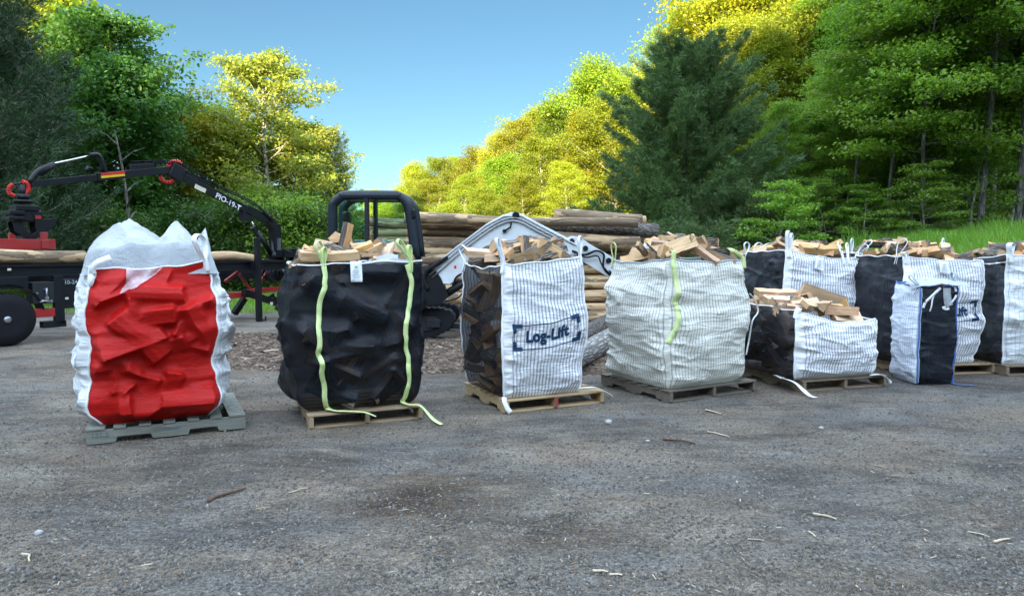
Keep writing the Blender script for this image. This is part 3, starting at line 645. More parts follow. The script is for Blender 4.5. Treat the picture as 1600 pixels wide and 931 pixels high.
        return ribbon(name, P, Wd, w, M[mat], s.root, .003, 4)
    def tagcard(s, k, u, w=.085, h=.17, drop=.0, tilt=0.0, dark=True):
        c = s.pt(k, u, 1.0, .03); d = (s.pt(k, min(1, u + .05), .97) - s.pt(k, max(0, u - .05), .97)); d.z = 0; d.normalize(); nrm = d.cross(Vector((0, 0, 1)))
        low = s.pt(k, u, .88, .045); dn = (low - c).normalized(); top = c + Vector((0, 0, .012 - drop))
        d = Matrix.Rotation(tilt, 3, nrm) @ d; dn = Matrix.Rotation(tilt, 3, nrm) @ dn
        nx, nz = 6, 8; V = []
        for j in range(nz + 1):
            for i in range(nx + 1):
                a = (i / nx - .5) * w; b = j / nz * h; V.append(top + d * a + dn * b + nrm * (.006 * math.sin(i / nx * 3.1 + j * .5)))
        me = mesh_np('label_tag', [tuple(q) for q in V], grid_faces(nx + 1, nz + 1)); t = link('label_tag', me, M['tag'], s.root)
        mo = t.modifiers.new('s', 'SOLIDIFY'); mo.thickness = .001
        mb = MB(); pr = random.Random(3)
        Rm = Matrix((d, -dn, nrm)).transposed().to_4x4()
        mb.box(top + dn * h * .26 + nrm * .011, (w * .26, h * .035, .0015), Rm)
        for q in range(9):
            y = h * (.40 + .052 * q); ww = w * pr.uniform(.35, .72); mb.box(top + dn * y + d * pr.uniform(-.06, .06) * w + nrm * .0105, (ww, h * .012, .001), Rm)
        mb.box(top + dn * h * .9 - d * w * .3 + nrm * .0105, (w * .09, h * .04, .001), Rm)
        mb.build('tag_print', M['tagink'], t); return t

def text_mesh(body, size, off=0.0, sp=1.0):
    cu = bpy.data.curves.new('t', 'FONT'); cu.body = body; cu.size = size; cu.offset = off; cu.resolution_u = 4; cu.align_x = 'CENTER'; cu.align_y = 'CENTER'; cu.space_character = sp
    to = bpy.data.objects.new('t', cu); COL.objects.link(to); bpy.context.view_layer.update(); me = bpy.data.meshes.new_from_object(to); bpy.data.objects.remove(to); return me
def drape(bag, k, me, cu, cv, name, mat, sx=1., sy=1., rot=0., off=.0045, clip=None, curl=0.0):
    """lay a flat design in metres on a bag panel, cut fine enough to follow the cloth"""
    bm = bmesh.new(); bm.from_mesh(me); bmesh.ops.transform(bm, matrix=Matrix.Rotation(rot, 4, 'Z') @ Matrix.Diagonal((sx, sy, 1, 1)), verts=bm.verts)
    xs = [v.co.x for v in bm.verts]; ys = [v.co.y for v in bm.verts]
    for ax, lo, hi in ((0, min(xs), max(xs)), (1, min(ys), max(ys))):
        q = lo + .006
        while q < hi:
            no = (1, 0, 0) if ax == 0 else (0, 1, 0); co = (q, 0, 0) if ax == 0 else (0, q, 0)
            bmesh.ops.bisect_plane(bm, geom=bm.verts[:] + bm.edges[:] + bm.faces[:], plane_co=co, plane_no=no, dist=1e-6); q += .011
    Lp = bag.W if k in (0, 2) else bag.D; Hh = bag.rims[k] - bag.z0
    for v in bm.verts: v.co = bag.pt(k, cu + v.co.x / Lp, cv + (v.co.y + curl * v.co.x ** 2) / Hh, off)
    m2 = bpy.data.meshes.new(name); bm.to_mesh(m2); bm.free(); return link(name, m2, M[mat], bag.obj[k])
def logo(bag, k, cu, cv, sx=1., sy=1., rot=0.):
    drape(bag, k, text_mesh('Log-Lift', .112, .0055, 1.04), cu, cv, 'printed_lettering', 'ink', sx, sy, rot, curl=.3)
    drape(bag, k, text_mesh('®', .035, .0008), cu + .245 * sx / bag.W * 1.0, cv + .046 / (bag.rims[k] - bag.z0), 'printed_mark', 'ink', sx, sy, rot, curl=.3)
    bm = bmesh.new(); w, h = .285, .088; t = .030
    def rect(x0, y0, x1, y1):
        vs = [bm.verts.new((x, y, 0)) for x, y in ((x0, y0), (x1, y0), (x1, y1), (x0, y1))]; bm.faces.new(vs)
    for sx_ in (-1, 1):
        for sy_ in (-1, 1):
            def rc(a, b, c, d): rect(min(a * sx_, c * sx_), min(b * sy_, d * sy_), max(a * sx_, c * sx_), max(b * sy_, d * sy_))
            rc(w, h + .008, w - .075, h - .020); rc(w, h - .020, w - .030, h - .058)
    rect(-w + .075, h - .006, w - .075, h); rect(-w + .075, -h, w - .075, -h + .006); rect(-w + .012, -.03, -w + .018, .03); rect(w - .018, -.03, w - .012, .03)
    me = bpy.data.meshes.new('frame'); bm.to_mesh(me); bm.free()
    drape(bag, k, me, cu, cv, 'printed_frame', 'ink', sx, sy, rot, curl=.3)

def ang_of(a, b): return math.atan2(b.y - a.y, b.x - a.x)
def off_local(fl, ang, dx, dy): c, s = math.cos(ang), math.sin(ang); return Vector((fl.x + c * dx - s * dy, fl.y + s * dx + c * dy, 0))

#BAGS
# ------------------------------------------------------------------ 1 red bag
a0, a1 = gp(135, 697), gp(384, 670); A1 = ang_of(a0, a1)
pallet(a0, A1, (a1 - a0).length, 1.0, 'p_grey', 'x', 'weathered grey pallet with notched stringer under the red bag', stencil=[('121.2', .03, .055), ('IIIIIIIIIIIII', .52, .04)])
b1 = Bag(off_local(a0, A1, .06, .04), A1, .86, .84, [1.36, 1.40, 1.34, 1.34], ['red', 'white1', 'white1', 'white1'], 'white striped bag with red front panel, filled with wood and topped with white liner', seed=4, bulges=[.06, .13, .06, .13], wob=.045, amp=[.13, .05, 0, .05], wr=[.0022, .010, .01, .010], sag=[.03, .0, 0, 0], logn=30, bottom=.12, angsig=.75, iters=30, tiltr=.42, scl=(.8, 1.25), res=(170, 200), belly=.10)
def liner1():
    b = b1; nx, ny = 90, 60; X, Y = np.meshgrid(np.linspace(-.53, .53, nx), np.linspace(-.46, .46, ny))
    tent = lambda cx, cy, h, rx, ry: h * np.clip(1 - np.maximum(np.abs(X - cx) / rx, np.abs(Y - cy) / ry) - .25 * np.minimum(np.abs(X - cx) / rx, np.abs(Y - cy) / ry), 0, 1) ** 1.35
    Z = .015 + np.maximum.reduce([tent(-.17, .05, .36, .56, .9), tent(.20, -.05, .33, .36, .8), tent(-.44, .0, .14, .35, .6), tent(.03, -.1, .15, .5, .5), tent(.46, .1, .27, .20, .6)])
    Z = Z + .055 * fbm(X * 7, Y * 5, 7, 4) + .03 * (1 - np.abs(2 * vnoise(X * 5 - Y * 6, Y * 3 + X * 2, 15) - 1)) ** 2 + .025 * (1 - np.abs(2 * vnoise(X * 9 + Y * 3, Y * 4, 5) - 1)) 
    ed = np.minimum(1 - np.abs(X) / .53, 1 - np.abs(Y) / .46); Z = Z * sst(0, .14, ed) - .07 * (1 - sst(0, .09, ed)) + .012 * fbm(X * 22, Y * 16, 17, 3)
    V = np.stack([X * .93, Y * .90, Z + 1.375], -1).reshape(-1, 3); l = link('liner', mesh_np('liner', V, grid_faces(nx, ny), True), M['liner'], b.root)
    # flap that falls over the red front, a thin see-through triangle
    bm = bmesh.new(); n = 24; V = []; Fc = []
    u0, u1 = .30, .62
    for i in range(n + 1):
        t = i / n
        for j in range(n + 1):
            q = j / n; u = u0 + (u1 - u0) * t; lowest = 1 - (.155 if t < .22 else .0) * 1 - .155 * max(0, 1 - max(0, (t - .22)) / .78) * (1 if t >= .22 else 0)
            lo = 1 - .16 * (min(1, max(0, (t + .12) / .0001)) * (1 - t)) ** .9
            v = 1.0 - (1 - lo) * q; p = b.pt(0, u - .05 * q * (1 - t), v, .012 + .004 * math.sin(9 * t + 5 * q)); V.append(tuple(p))
    link('liner_flap', mesh_np('liner_flap', V, grid_faces(n + 1, n + 1), True), M['flap'], b.root)
def mat_flap():
    m, nt, p, o = new_mat('see through liner film'); g = G(nt); n = g.noise(g.coord('Object', (9, 9, 9)), 1, 4, .6)
    setp(p, g, (.75, .72, .76), .5, .4, normal=g.bump(n, .4, .01)); tr = g.n('ShaderNodeBsdfTransparent'); ms = g.n('ShaderNodeMixShader'); g.l(g.ramp(n, [(.35, .28), (.65, .58)]), ms.inputs[0])
    g.l(tr.outputs[0], ms.inputs[1]); g.l(p.outputs[0], ms.inputs[2]); g.l(ms.outputs[0], o.inputs[0]); return m
M['flap'] = mat_flap()
liner1()
b1.loop(0, .985, .22, .045, (-.04, 0), .09, 'web', yaw=.75)
b1.strap(0, [.03, .0], .97, .90, .045, 'web', head=[b1.pt(0, .17, 1) + Vector((0, -.01, .085)), b1.pt(0, .06, 1) + Vector((0, -.03, .05)), b1.pt(0, .02, 1) + Vector((0, -.03, .0))], name='lifting_loop')

# ------------------------------------------------------------------ 2 black bag with lime straps
a0, a1 = gp(483, 672), gp(661, 655); A2 = ang_of(a0, a1)
pallet(a0, A2, (a1 - a0).length, 1.0, 'p_tan', 'y', 'tan wooden pallet under the black bag with lime straps')
b2 = Bag(off_local(a0, A2, -.07, .04), A2, 1.04, .90, [1.37, 1.40, 1.38, 1.38], ['meshA'] * 4, 'black mesh bag with two lime green straps, heaped with split firewood', seed=9, belly=.03, bulges=[.04, .06, .05, .07], wob=.028, amp=[.085, .05, 0, .06], wr=[.003, .010, .01, .010], iters=50, angsig=.7, tiltr=.4, scl=(.8,1.15), sag=[.0, .01, .0, .0], seam=False, thru={0: 'split log dimly showing through the front of the black bag with lime straps'}, thru_group='logs behind the mesh of the lime strapped bag', logn=26, bottom=.16)
H2 = 'split firewood piece heaped on the black bag with lime straps'
b2.heap(H2, 26, .19, .40, group='firewood on the lime strapped bag', spec=[
    (-.10, -.20, .16, R(10), R(74), .4, 4, 1.05, 'pinkish split log standing upright on the black bag with lime straps'),
    (-.24, -.36, .075, R(3), R(2), .2, 9, 1.15, 'squared split log lying along the front rim beside the left lime strap'),
    (-.11, -.26, .05, R(60), R(25), 2.3, 0, .9, 'pale wedge log with pointed end above the white tag of the black bag'),
    (.36, -.1, .10, R(-25), R(-38), .4, 4, 1., 'split log slanting down toward the right lime strap'),
    (-.38, -.15, .06, R(30), R(22), 1, 5, 1., None)])
# cloth flap lying on the heap at right
def heap_cloth(b, cx, cy, w, d, z, mat, name='folded_fabric', seed=3, rz=0):
    nx, ny = 30, 20; X, Y = np.meshgrid(np.linspace(-1, 1, nx), np.linspace(-1, 1, ny)); Z = .09 * (1 - X ** 2) * (1 - Y ** 2) + .05 * fbm(X * 2.5, Y * 2.5, seed, 4)
    V = np.stack([X * w / 2 * (1 + .15 * np.sin(3 * Y)), Y * d / 2, Z + z], -1).reshape(-1, 3); me = mesh_np(name, V, grid_faces(nx, ny), True); me.transform(Matrix.Translation((cx, cy, 0)) @ Matrix.Rotation(rz, 4, 'Z')); return link(name, me, M[mat], b.root)
heap_cloth(b2, .30, -.33, .46, .24, 1.375, 'liner', 'folded_liner')
Z = Vector((0, 0, 1))
def lime_pair(b, u, us, tail, lean):
    b.loop(0, u, .20, .035, lean, .05, 'lime'); b.loop(0, u, .15, .03, (lean[0] * .3 + .02, lean[1]), .035, 'lime', yaw=.7)
    b.strap(0, us, .985, .03, .042, 'lime', tail=tail)
pB = b2.pt(0, .22, .03, .03)
lime_pair(b2, .20, [.20, .195, .185, .175, .165, .17, .185, .20], [(pB.x + .04, pB.y - .05, .148, (0, 1, 0)), (pB.x + .14, pB.y - .085, .143, (.3, 1, 0)), (pB.x + .27, pB.y - .12, .128, (.3, 1, 0)), (pB.x + .36, pB.y - .15, .09, (.3, 1, 0))], (-.04, 0))
pC = b2.pt(0, .88, .05, .03)
lime_pair(b2, .90, [.87, .91, .91, .885, .86, .865, .88, .875, .88], [(pC.x + .03, pC.y - .05, .15, (0, 1, 0)), (pC.x + .12, pC.y - .10, .14, (.6, 1, 0)), (pC.x + .20, pC.y - .20, .04, (.8, .5, 0)), (pC.x + .25, pC.y - .30, .008, (.8, .5, 0))], (-.10, .0))
b2.tagcard(0, .45, .095, .175)

# ------------------------------------------------------------------ 3 Log-Lift bag
a0, a1 = gp(790, 647), gp(944, 630); A3 = ang_of(a0, a1)
pallet(a0, A3, (a1 - a0).length, 1.0, 'p_new', 'y', 'fresh tan pallet with one red block end under the lettered white bag', redend=True)
b3 = Bag(off_local(a0, A3, -.01, .03), A3, .82, .92, [1.36, 1.43, 1.42, 1.36], ['white', 'meshC', 'white', 'meshB'], 'white striped bag with blue lettering front and black mesh side, heaped with firewood', seed=21, bulges=[.05, .07, .05, .03], wob=.022, amp=[.022, .04, 0, .055], wr=[.017, .008, .01, .006], sag=[.01, .0, 0, .04], thru={3: 'split log showing brown through the black mesh side of the lettered bag'}, thru_group='logs behind the mesh of the lettered bag', logn=24, bottom=.06)
b3.heap('split firewood piece heaped on the lettered white bag', 24, .21, .42, group='firewood on the lettered bag', spec=[
    (-.08, -.27, .07, R(75), R(62), .3, 4, .95, 'pale split log standing upright at the front of the lettered bag'),
    (-.05, -.05, .17, R(12), R(8), 1.7, 7, 1.1, 'dark barked split log resting across the top of the lettered bag'),
    (.12, -.30, .09, R(20), R(12), 1.5, 3, 1.05, 'mossy barked half log leaning over the front rim of the lettered bag'),
    (.24, -.24, .09, R(-40), R(-35), .6, 6, .95, None), (-.33, .1, .08, R(-5), R(0), .3, 9, 1.0, 'squared clean split log at the left rim of the lettered bag')])
logo(b3, 0, .49, .46, 1.14, 1.28, R(4))
b3.loop(0, .0, .24, .035, (-.05, .02), .03); b3.loop(0, .985, .20, .022, (.0, .0), .055); b3.loop(3, .03, .19, .022, (-.04, 0), .06); b3.loop(1, .97, .17, .022, (0, 0), .06)
p = b3.pt(0, .0, .02, .02); ribbon('tie_strap', [p, p + Vector((-.02, -.05, -.03)), p + Vector((.0, -.07, -.09)), p + Vector((.03, -.075, -.13))], Vector((1, 0, 0)), .045, M['web'], b3.root)
p = b3.pt(0, .99, .03, .01); ribbon('tie_strap', [p, p + Vector((.07, -.03, .005)), p + Vector((.16, -.04, .0)), p + Vector((.26, -.10, -.05)), p + Vector((.30, -.14, -.09))], Vector((0, 1, 0)), .035, M['web'], b3.root)

# ------------------------------------------------------------------ 4 off-white bag
a0, a1 = gp(1047, 631), gp(1181, 612); A4 = ang_of(a0, a1)
pallet(a0, A4, (a1 - a0).length, 1.12, 'p_dark', 'y', 'dark weathered pallet under the off white bag')
b4 = Bag(off_local(a0, A4, .0, .03), A4, 1.0, .93, [1.41, 1.40, 1.40, 1.38], ['white2'] * 4, 'off white pinstriped bag with one lime strap on its corner, heaped with firewood', seed=33, bulges=[.09, .12, .05, .06], wob=.03, amp=[.035, .05, 0, .04], wr=[.017, .012, .01, .020], sag=[.03, .0, 0, .03], logn=20, bottom=.05, seam=False, hem_mat='greyweb')
b4.heap('split firewood piece heaped on the off white bag', 30, .25, .42, group='firewood on the off white bag', spec=[
    (.0, -.40, .07, R(125), R(35), .9, 4, .95, 'pale squared split log pointing down over the rim of the off white bag'), (.20, -.38, .05, R(-30), R(-25), .5, 4, 1.1, None), (.02, -.05, .22, R(60), R(5), 1.6, 7, 1.05, 'half round log on the very top of the off white heap')])
b4.strap(0, [.03, .03, .045, .05, .055, .04, .0], .99, .36, .05, 'lime', head=[b4.pt(0, .03, 1) + Vector((.02, .04, .05)), b4.pt(0, .03, 1) + Vector((0, -.01, .075))], off=.014)
b4.loop(3, .03, .19, .022, (-.01, 0), .04, 'web_y'); b4.loop(0, .985, .12, .05, (-.14, .05), .04, 'web_y', yaw=1.0); b4.loop(2, .5, .2, .03, (0, 0), .06, 'web')
c = b4.pt(1, .05, .62, .02); ribbon('side_cord', [b4.pt(0, .98, .72, .02), b4.pt(0, .985, .70) + Vector((.07, -.02, -.03)), b4.pt(0, .985, .60) + Vector((.10, -.02, -.03)), b4.pt(0, .99, .5, .03), b4.pt(0, .985, .35) + Vector((.06, 0, 0)), b4.pt(0, .985, .22, .02)], Vector((0, 1, 0)), .018, M['web'], b4.root)

# ------------------------------------------------------------------ 5 short bag
a0, a1 = gp(1255, 614), gp(1386, 605); A5 = ang_of(a0, a1) + R(2)
pallet(a0, A5, 1.12, 1.05, 'p_brown', 'y', 'brown pallet under the short half filled bag')
b5 = Bag(off_local(a0, A5, -.09, .03), A5, 1.02, 1.12, [.86, .74, .78, .90], ['white', 'white', 'white', 'meshA'], 'short half filled bag, white striped front and black mesh side, loaded with split firewood', seed=41, bulges=[.08, .10, .05, .05], wob=.02, amp=[.03, .04, 0, .04], wr=[.022, .012, .01, .006], sag=[.07, .0, 0, .0], thru={3: 'split log faintly visible through the black side of the short bag'}, thru_group='logs behind the mesh of the short bag', logn=20, bottom=.05)
b5.heap('split firewood piece heaped on the short bag', 24, .17, .44, group='firewood on the short bag', tilt=.18, spec=[
    (-.22, .12, .19, R(-8), 0, .3, 9, 1.15, 'long flat split log lying on top of the short bag heap'), (-.25, -.05, .12, R(-4), 0, .3, 9, 1.15, None), (.12, -.30, .04, R(-32), R(-14), .3, 4, 1.3, 'long split log with dark bark edge slanting over the front of the short bag'), (.25, -.1, .17, R(-35), R(-18), 1.0, 8, 1.2, 'broad orange brown slab on the right of the short bag heap'), (-.36, -.30, .05, R(-2), 0, .5, 4, 1.1, None)])
b5.strap(0, [.0, .0], .97, .9, .06, 'web', head=[b5.pt(0, .02, 1) + Vector((.02, .02, .04)), b5.pt(0, .01, 1) + Vector((.0, -.01, .03))], name='corner_strap')
p = b5.pt(3, .75, .02, .01); q = b5.pt(0, 0, .02, .02); ribbon('tie_strap', [p, p.lerp(q, .6) + Vector((-.06, 0, .005)), q + Vector((-.05, -.05, -.01)), q + Vector((-.01, -.14, -.08)), q + Vector((.02, -.20, -.125)), q + Vector((.02, -.28, -.128))], [Vector((0, 1, 0)), Vector((0, 1, 0)), Vector((1, .6, 0)), Vector((1, 0, 0)), Vector((1, 0, 0)), Vector((1, 0, 0))], .05, M['web'], b5.root)
p = b5.pt(0, .96, .03, .02); ribbon('tie_strap', [p, p + Vector((.06, -.02, .01)), p + Vector((.14, -.02, .0)), p + Vector((.20, -.06, -.05)), p + Vector((.21, -.09, -.09))], Vector((0, 1, 0)), .05, M['web'], b5.root)

# ------------------------------------------------------------------ 6 small bag
fl = gp(1433, 601); fr = gp(1492, 601)
b6 = Bag(fl, R(1), .40, .50, [1.09, 1.09, 1.10, 1.12], ['meshC', 'whiteb', 'whiteb', 'whiteb'], 'narrow free standing bag, blue striped white side and black mesh front, white flap on top', seed=52, z0=.01, bulges=[.01, .03, .02, .07], wob=.014, amp=[.02, .02, 0, .022], wr=[.018, .008, .008, .016], sag=.0, logn=16, bottom=.02, seam_mat='blueedge', hem_mat='blueedge', name='small_firewood_bag', group=None, mid=1., belly=.06, res=(70, 110))
b6.heap('split firewood piece in the mouth of the narrow bag', 4, .02, .25, group='firewood in the narrow bag', tilt=.05, low=-.05)
def flap6():
    nx, ny = 40, 24; X, Y = np.meshgrid(np.linspace(-1, 1, nx), np.linspace(-1, 1, ny)); r = np.clip(1 - X ** 2, 0, 1) ** .5
    Zz = 1.125 + .05 * (1 - X ** 2) + .022 * fbm(X * 4, Y * 3, 12, 4) * 2 - .05 * np.clip(-Y, 0, 1) ** 2
    V = np.stack([.06 + X * .33, Y * .20 * (.25 + .75 * r) - .13, Zz], -1).reshape(-1, 3); link('top_flap', mesh_np('top_flap', V, grid_faces(nx, ny), True), M['liner'], b6.root)
flap6()
Y0 = -.26
ribbon('tie_strap', [(.0, Y0 - .02, 1.08), (-.06, Y0 - .03, 1.03), (-.12, Y0 - .03, .97), (-.17, Y0 - .03, .92), (-.19, Y0 - .03, .86)], Vector((1, 0, .3)), .028, M['web'], b6.root)
ribbon('tie_strap', [(-.06, Y0 - .02, 1.03), (-.09, Y0 - .03, .96), (-.10, Y0 - .03, .88), (-.11, Y0 - .02, .82)], Vector((1, 0, 0)), .016, M['web'], b6.root)
ribbon('tie_strap', [(.16, Y0 - .02, 1.09), (.17, Y0 - .03, 1.0), (.13, Y0 - .03, .93), (.08, Y0 - .03, .875), (.03, Y0 - .03, .865), (.06, Y0 - .03, .845), (.10, Y0 - .03, .85)], Vector((1, 0, .3)), .022, M['web'], b6.root)
ribbon('tie_strap', [(.07, Y0 - .02, 1.08), (.07, Y0 - .03, 1.0), (.08, Y0 - .03, .93), (.10, Y0 - .03, .88)], Vector((1, 0, 0)), .085, M['liner'], b6.root)
b6.loop(3, .95, .13, .035, (-.10, .0), .03, 'greyweb'); b6.loop(1, .1, .16, .05, (.0, .05), .03, 'greyweb')
b6.strap(0, [1.0, 1.0], .6, .01, .03, 'blueedge', name='edge_binding', off=.004, tail=[(.24, -.30, .012, (0, 1, 0)), (.32, -.33, .008, (0, 1, 0)), (.40, -.32, .008, (0, 1, 0))])
b6.strap(0, [0.0, 0.0], .98, .01, .03, 'greyweb', name='edge_binding', off=.004)

# ------------------------------------------------------------------ 7 tall white bag behind the short one
fl = at(1224, 500, 9.0); fl.z = 0
b7 = Bag(fl, R(10), 1.06, 1.0, [1.49, 1.38, 1.44, 1.46], ['white', 'white', 'white', 'meshC'], 'tall white striped bag with square tag, standing behind the short bag', seed=63, bulges=[.06, .05, .03, .05], wob=.025, amp=[.03, .06, 0, .06], wr=[.014, .02, .01, .02], sag=[.04, 0, 0, 0], logn=22, bottom=.05)
b7.heap('split firewood piece heaped on the tall bag behind the short bag', 24, .17, .44, group='firewood on the tall bag behind the short bag', spec=[(.05, -.38, .07, R(-4), 0, .4, 9, 1.3, 'long clean split log lying along the front rim of the bag behind the short bag'), (-.35, -.4, .0, R(-20), R(-15), .5, 4, 1.1, None)])
b7.tagcard(0, .42, .13, .17, .04, R(-14)); b7.loop(0, .02, .25, .045, (.0, 0), .03); b7.loop(0, .05, .22, .03, (.02, 0), .05, yaw=.8); b7.loop(0, .75, .22, .02, (0, .1), .04); b7.loop(0, .82, .20, .02, (.05, .1), .04, yaw=.5); b7.loop(1, .03, .18, .022, (.08, 0), .07); b7.loop(1, .1, .24, .022, (.20, 0), .06, yaw=.5)
a0 = off_local(fl, R(10), 0, 0); pallet(off_local(fl, R(10), -.03, -.03), R(10), 1.12, 1.02, 'p_brown', 'y', 'brown pallet mostly hidden behind the short bag')

# ------------------------------------------------------------------ 8 second lettered bag
fr = gp(1555, 584); A8 = R(8); fl = off_local(fr, A8, -1.13, 0)
pallet(fl, A8, 1.13, 1.0, 'p_tan', 'y', 'tan pallet under the partly hidden lettered bag at right')
b8 = Bag(off_local(fl, A8, -.10, .05), A8, 1.0, .95, [1.42, 1.37, 1.40, 1.42], ['white', 'meshC', 'white', 'meshC'], 'white bag with the end of blue lettering, partly hidden by the narrow bag', seed=78, bulges=[.05, .05, .05, .05], wob=.035, amp=[.03, .03, 0, .045], wr=[.015, .01, .01, .014], sag=[.02, 0, 0, 0], logn=22, bottom=.06)
b8.heap('split firewood piece heaped on the partly hidden lettered bag', 26, .18, .44, group='firewood on the partly hidden lettered bag', spec=[(-.02, -.30, .04, R(80), R(50), .3, 4, 1.05, 'blocky reddish split log standing over the tag of the second lettered bag'), (.22, -.28, .04, R(60), R(35), .2, 9, 1.05, 'striped split log leaning left over the rim of the second lettered bag')])
logo(b8, 0, .57, .50, 1.2, 1.35, 0); b8.tagcard(0, .47, .13, .15, .03, R(-5))
b8.loop(1, .9, .22, .03, (-.15, 0), .06, yaw=.9); b8.loop(1, .95, .17, .02, (0, 0), .06); b8.loop(3, .9, .22, .02, (.08, 0), .06); b8.loop(0, .02, .05, .03)

# ------------------------------------------------------------------ 9 bag cut by the right edge
fl = gp(1572, 588); A9 = R(5)
pallet(fl, A9, 1.12, 1.0, 'p_brown', 'y', 'grey brown pallet at the right edge of the picture')
b9 = Bag(off_local(fl, A9, -.02, .05), A9, 1.0, 1.05, [1.44, 1.42, 1.42, 1.38], ['white1', 'white1', 'white1', 'meshC'], 'white bag cut off by the right edge with dark mesh side', seed=85, bulges=[.07, .05, .05, .07], wob=.04, amp=[.03, .03, 0, .055], wr=[.018, .01, .01, .014], sag=[.02, 0, 0, .03], logn=18, bottom=.04)
b9.heap('split firewood piece heaped on the rightmost bag', 18, .16, .44, group='firewood on the rightmost bag')
b9.loop(0, .03, .14, .06, (0, 0), .05); b9.strap(3, [1.0, .5, .35], .93, .97, .02, 'web', name='tie_strap', off=.01)

# ------------------------------------------------------------------ 10 black bag between 4 and 7, 11/12 back row
fl = at(1163, 500, 10.3); fl.z = 0
pallet(off_local(fl, R(-6), -.05, -.03), R(-6), 1.12, 1.05, 'p_brown', 'y', 'brown pallet hidden behind the off white bag')
b10 = Bag(fl, R(-6), 1.05, 1.0, [1.44, 1.48, 1.45, 1.42], ['meshC', 'meshC', 'meshC', 'meshC'], 'black bag with white loops standing between the off white bag and the tall white one', seed=91, bulges=[.03, .05, .05, .05], wob=.03, amp=[.05, .03, 0, .03], wr=[.022, .01, .01, .008], logn=18, seam=False, sag=.0)
b10.heap('split firewood piece heaped on the black bag with white loops', 14, .12, .44, group='firewood on the black bag with white loops')
b10.strap(0, [.27, .24, .26, .25], .99, .55, .02, 'web', head=[b10.pt(0, .27, 1) + Vector((.02, .03, .05))]); b10.loop(0, .0, .17, .03, (0, 0), .06); b10.loop(0, .12, .17, .035, (.05, 0), .08); b10.loop(0, .2, .15, .02, (.12, 0), .09, yaw=.4)
for i, (px, Y, lab) in enumerate(((1240, 10.8, 'bag of the back row showing only its firewood and loops behind the tall white bag'), (1372, 10.2, 'back row bag with black side showing its firewood behind the second lettered bag'))):
    fl = at(px, 500, Y); fl.z = 0; AA = R(6)
    pallet(off_local(fl, AA, -.05, -.03), AA, 1.12, 1.05, 'p_brown', 'y', 'pallet of the back row behind ' + ('the tall white bag' if i == 0 else 'the second lettered bag'))
    b = Bag(fl, AA, 1.02, 1.0, [1.46, 1.46, 1.46, 1.46], ['meshC', 'white', 'white', 'meshC'], lab, seed=101 + i, bulges=[.03, .05, .05, .05], amp=[.03, .03, 0, .03], logn=10, res=(50, 60))
    b.heap('firewood piece on the back row bag ' + ('behind the tall white bag with square tag' if i == 0 else 'behind the partly hidden lettered bag'), 9, .20, .44, group='firewood on back row bag ' + ('behind the tall white bag' if i == 0 else 'behind the second lettered bag'))
    b.loop(0, .9, .22, .02, (0, 0), .05)
print('split logs', NLOG[0])
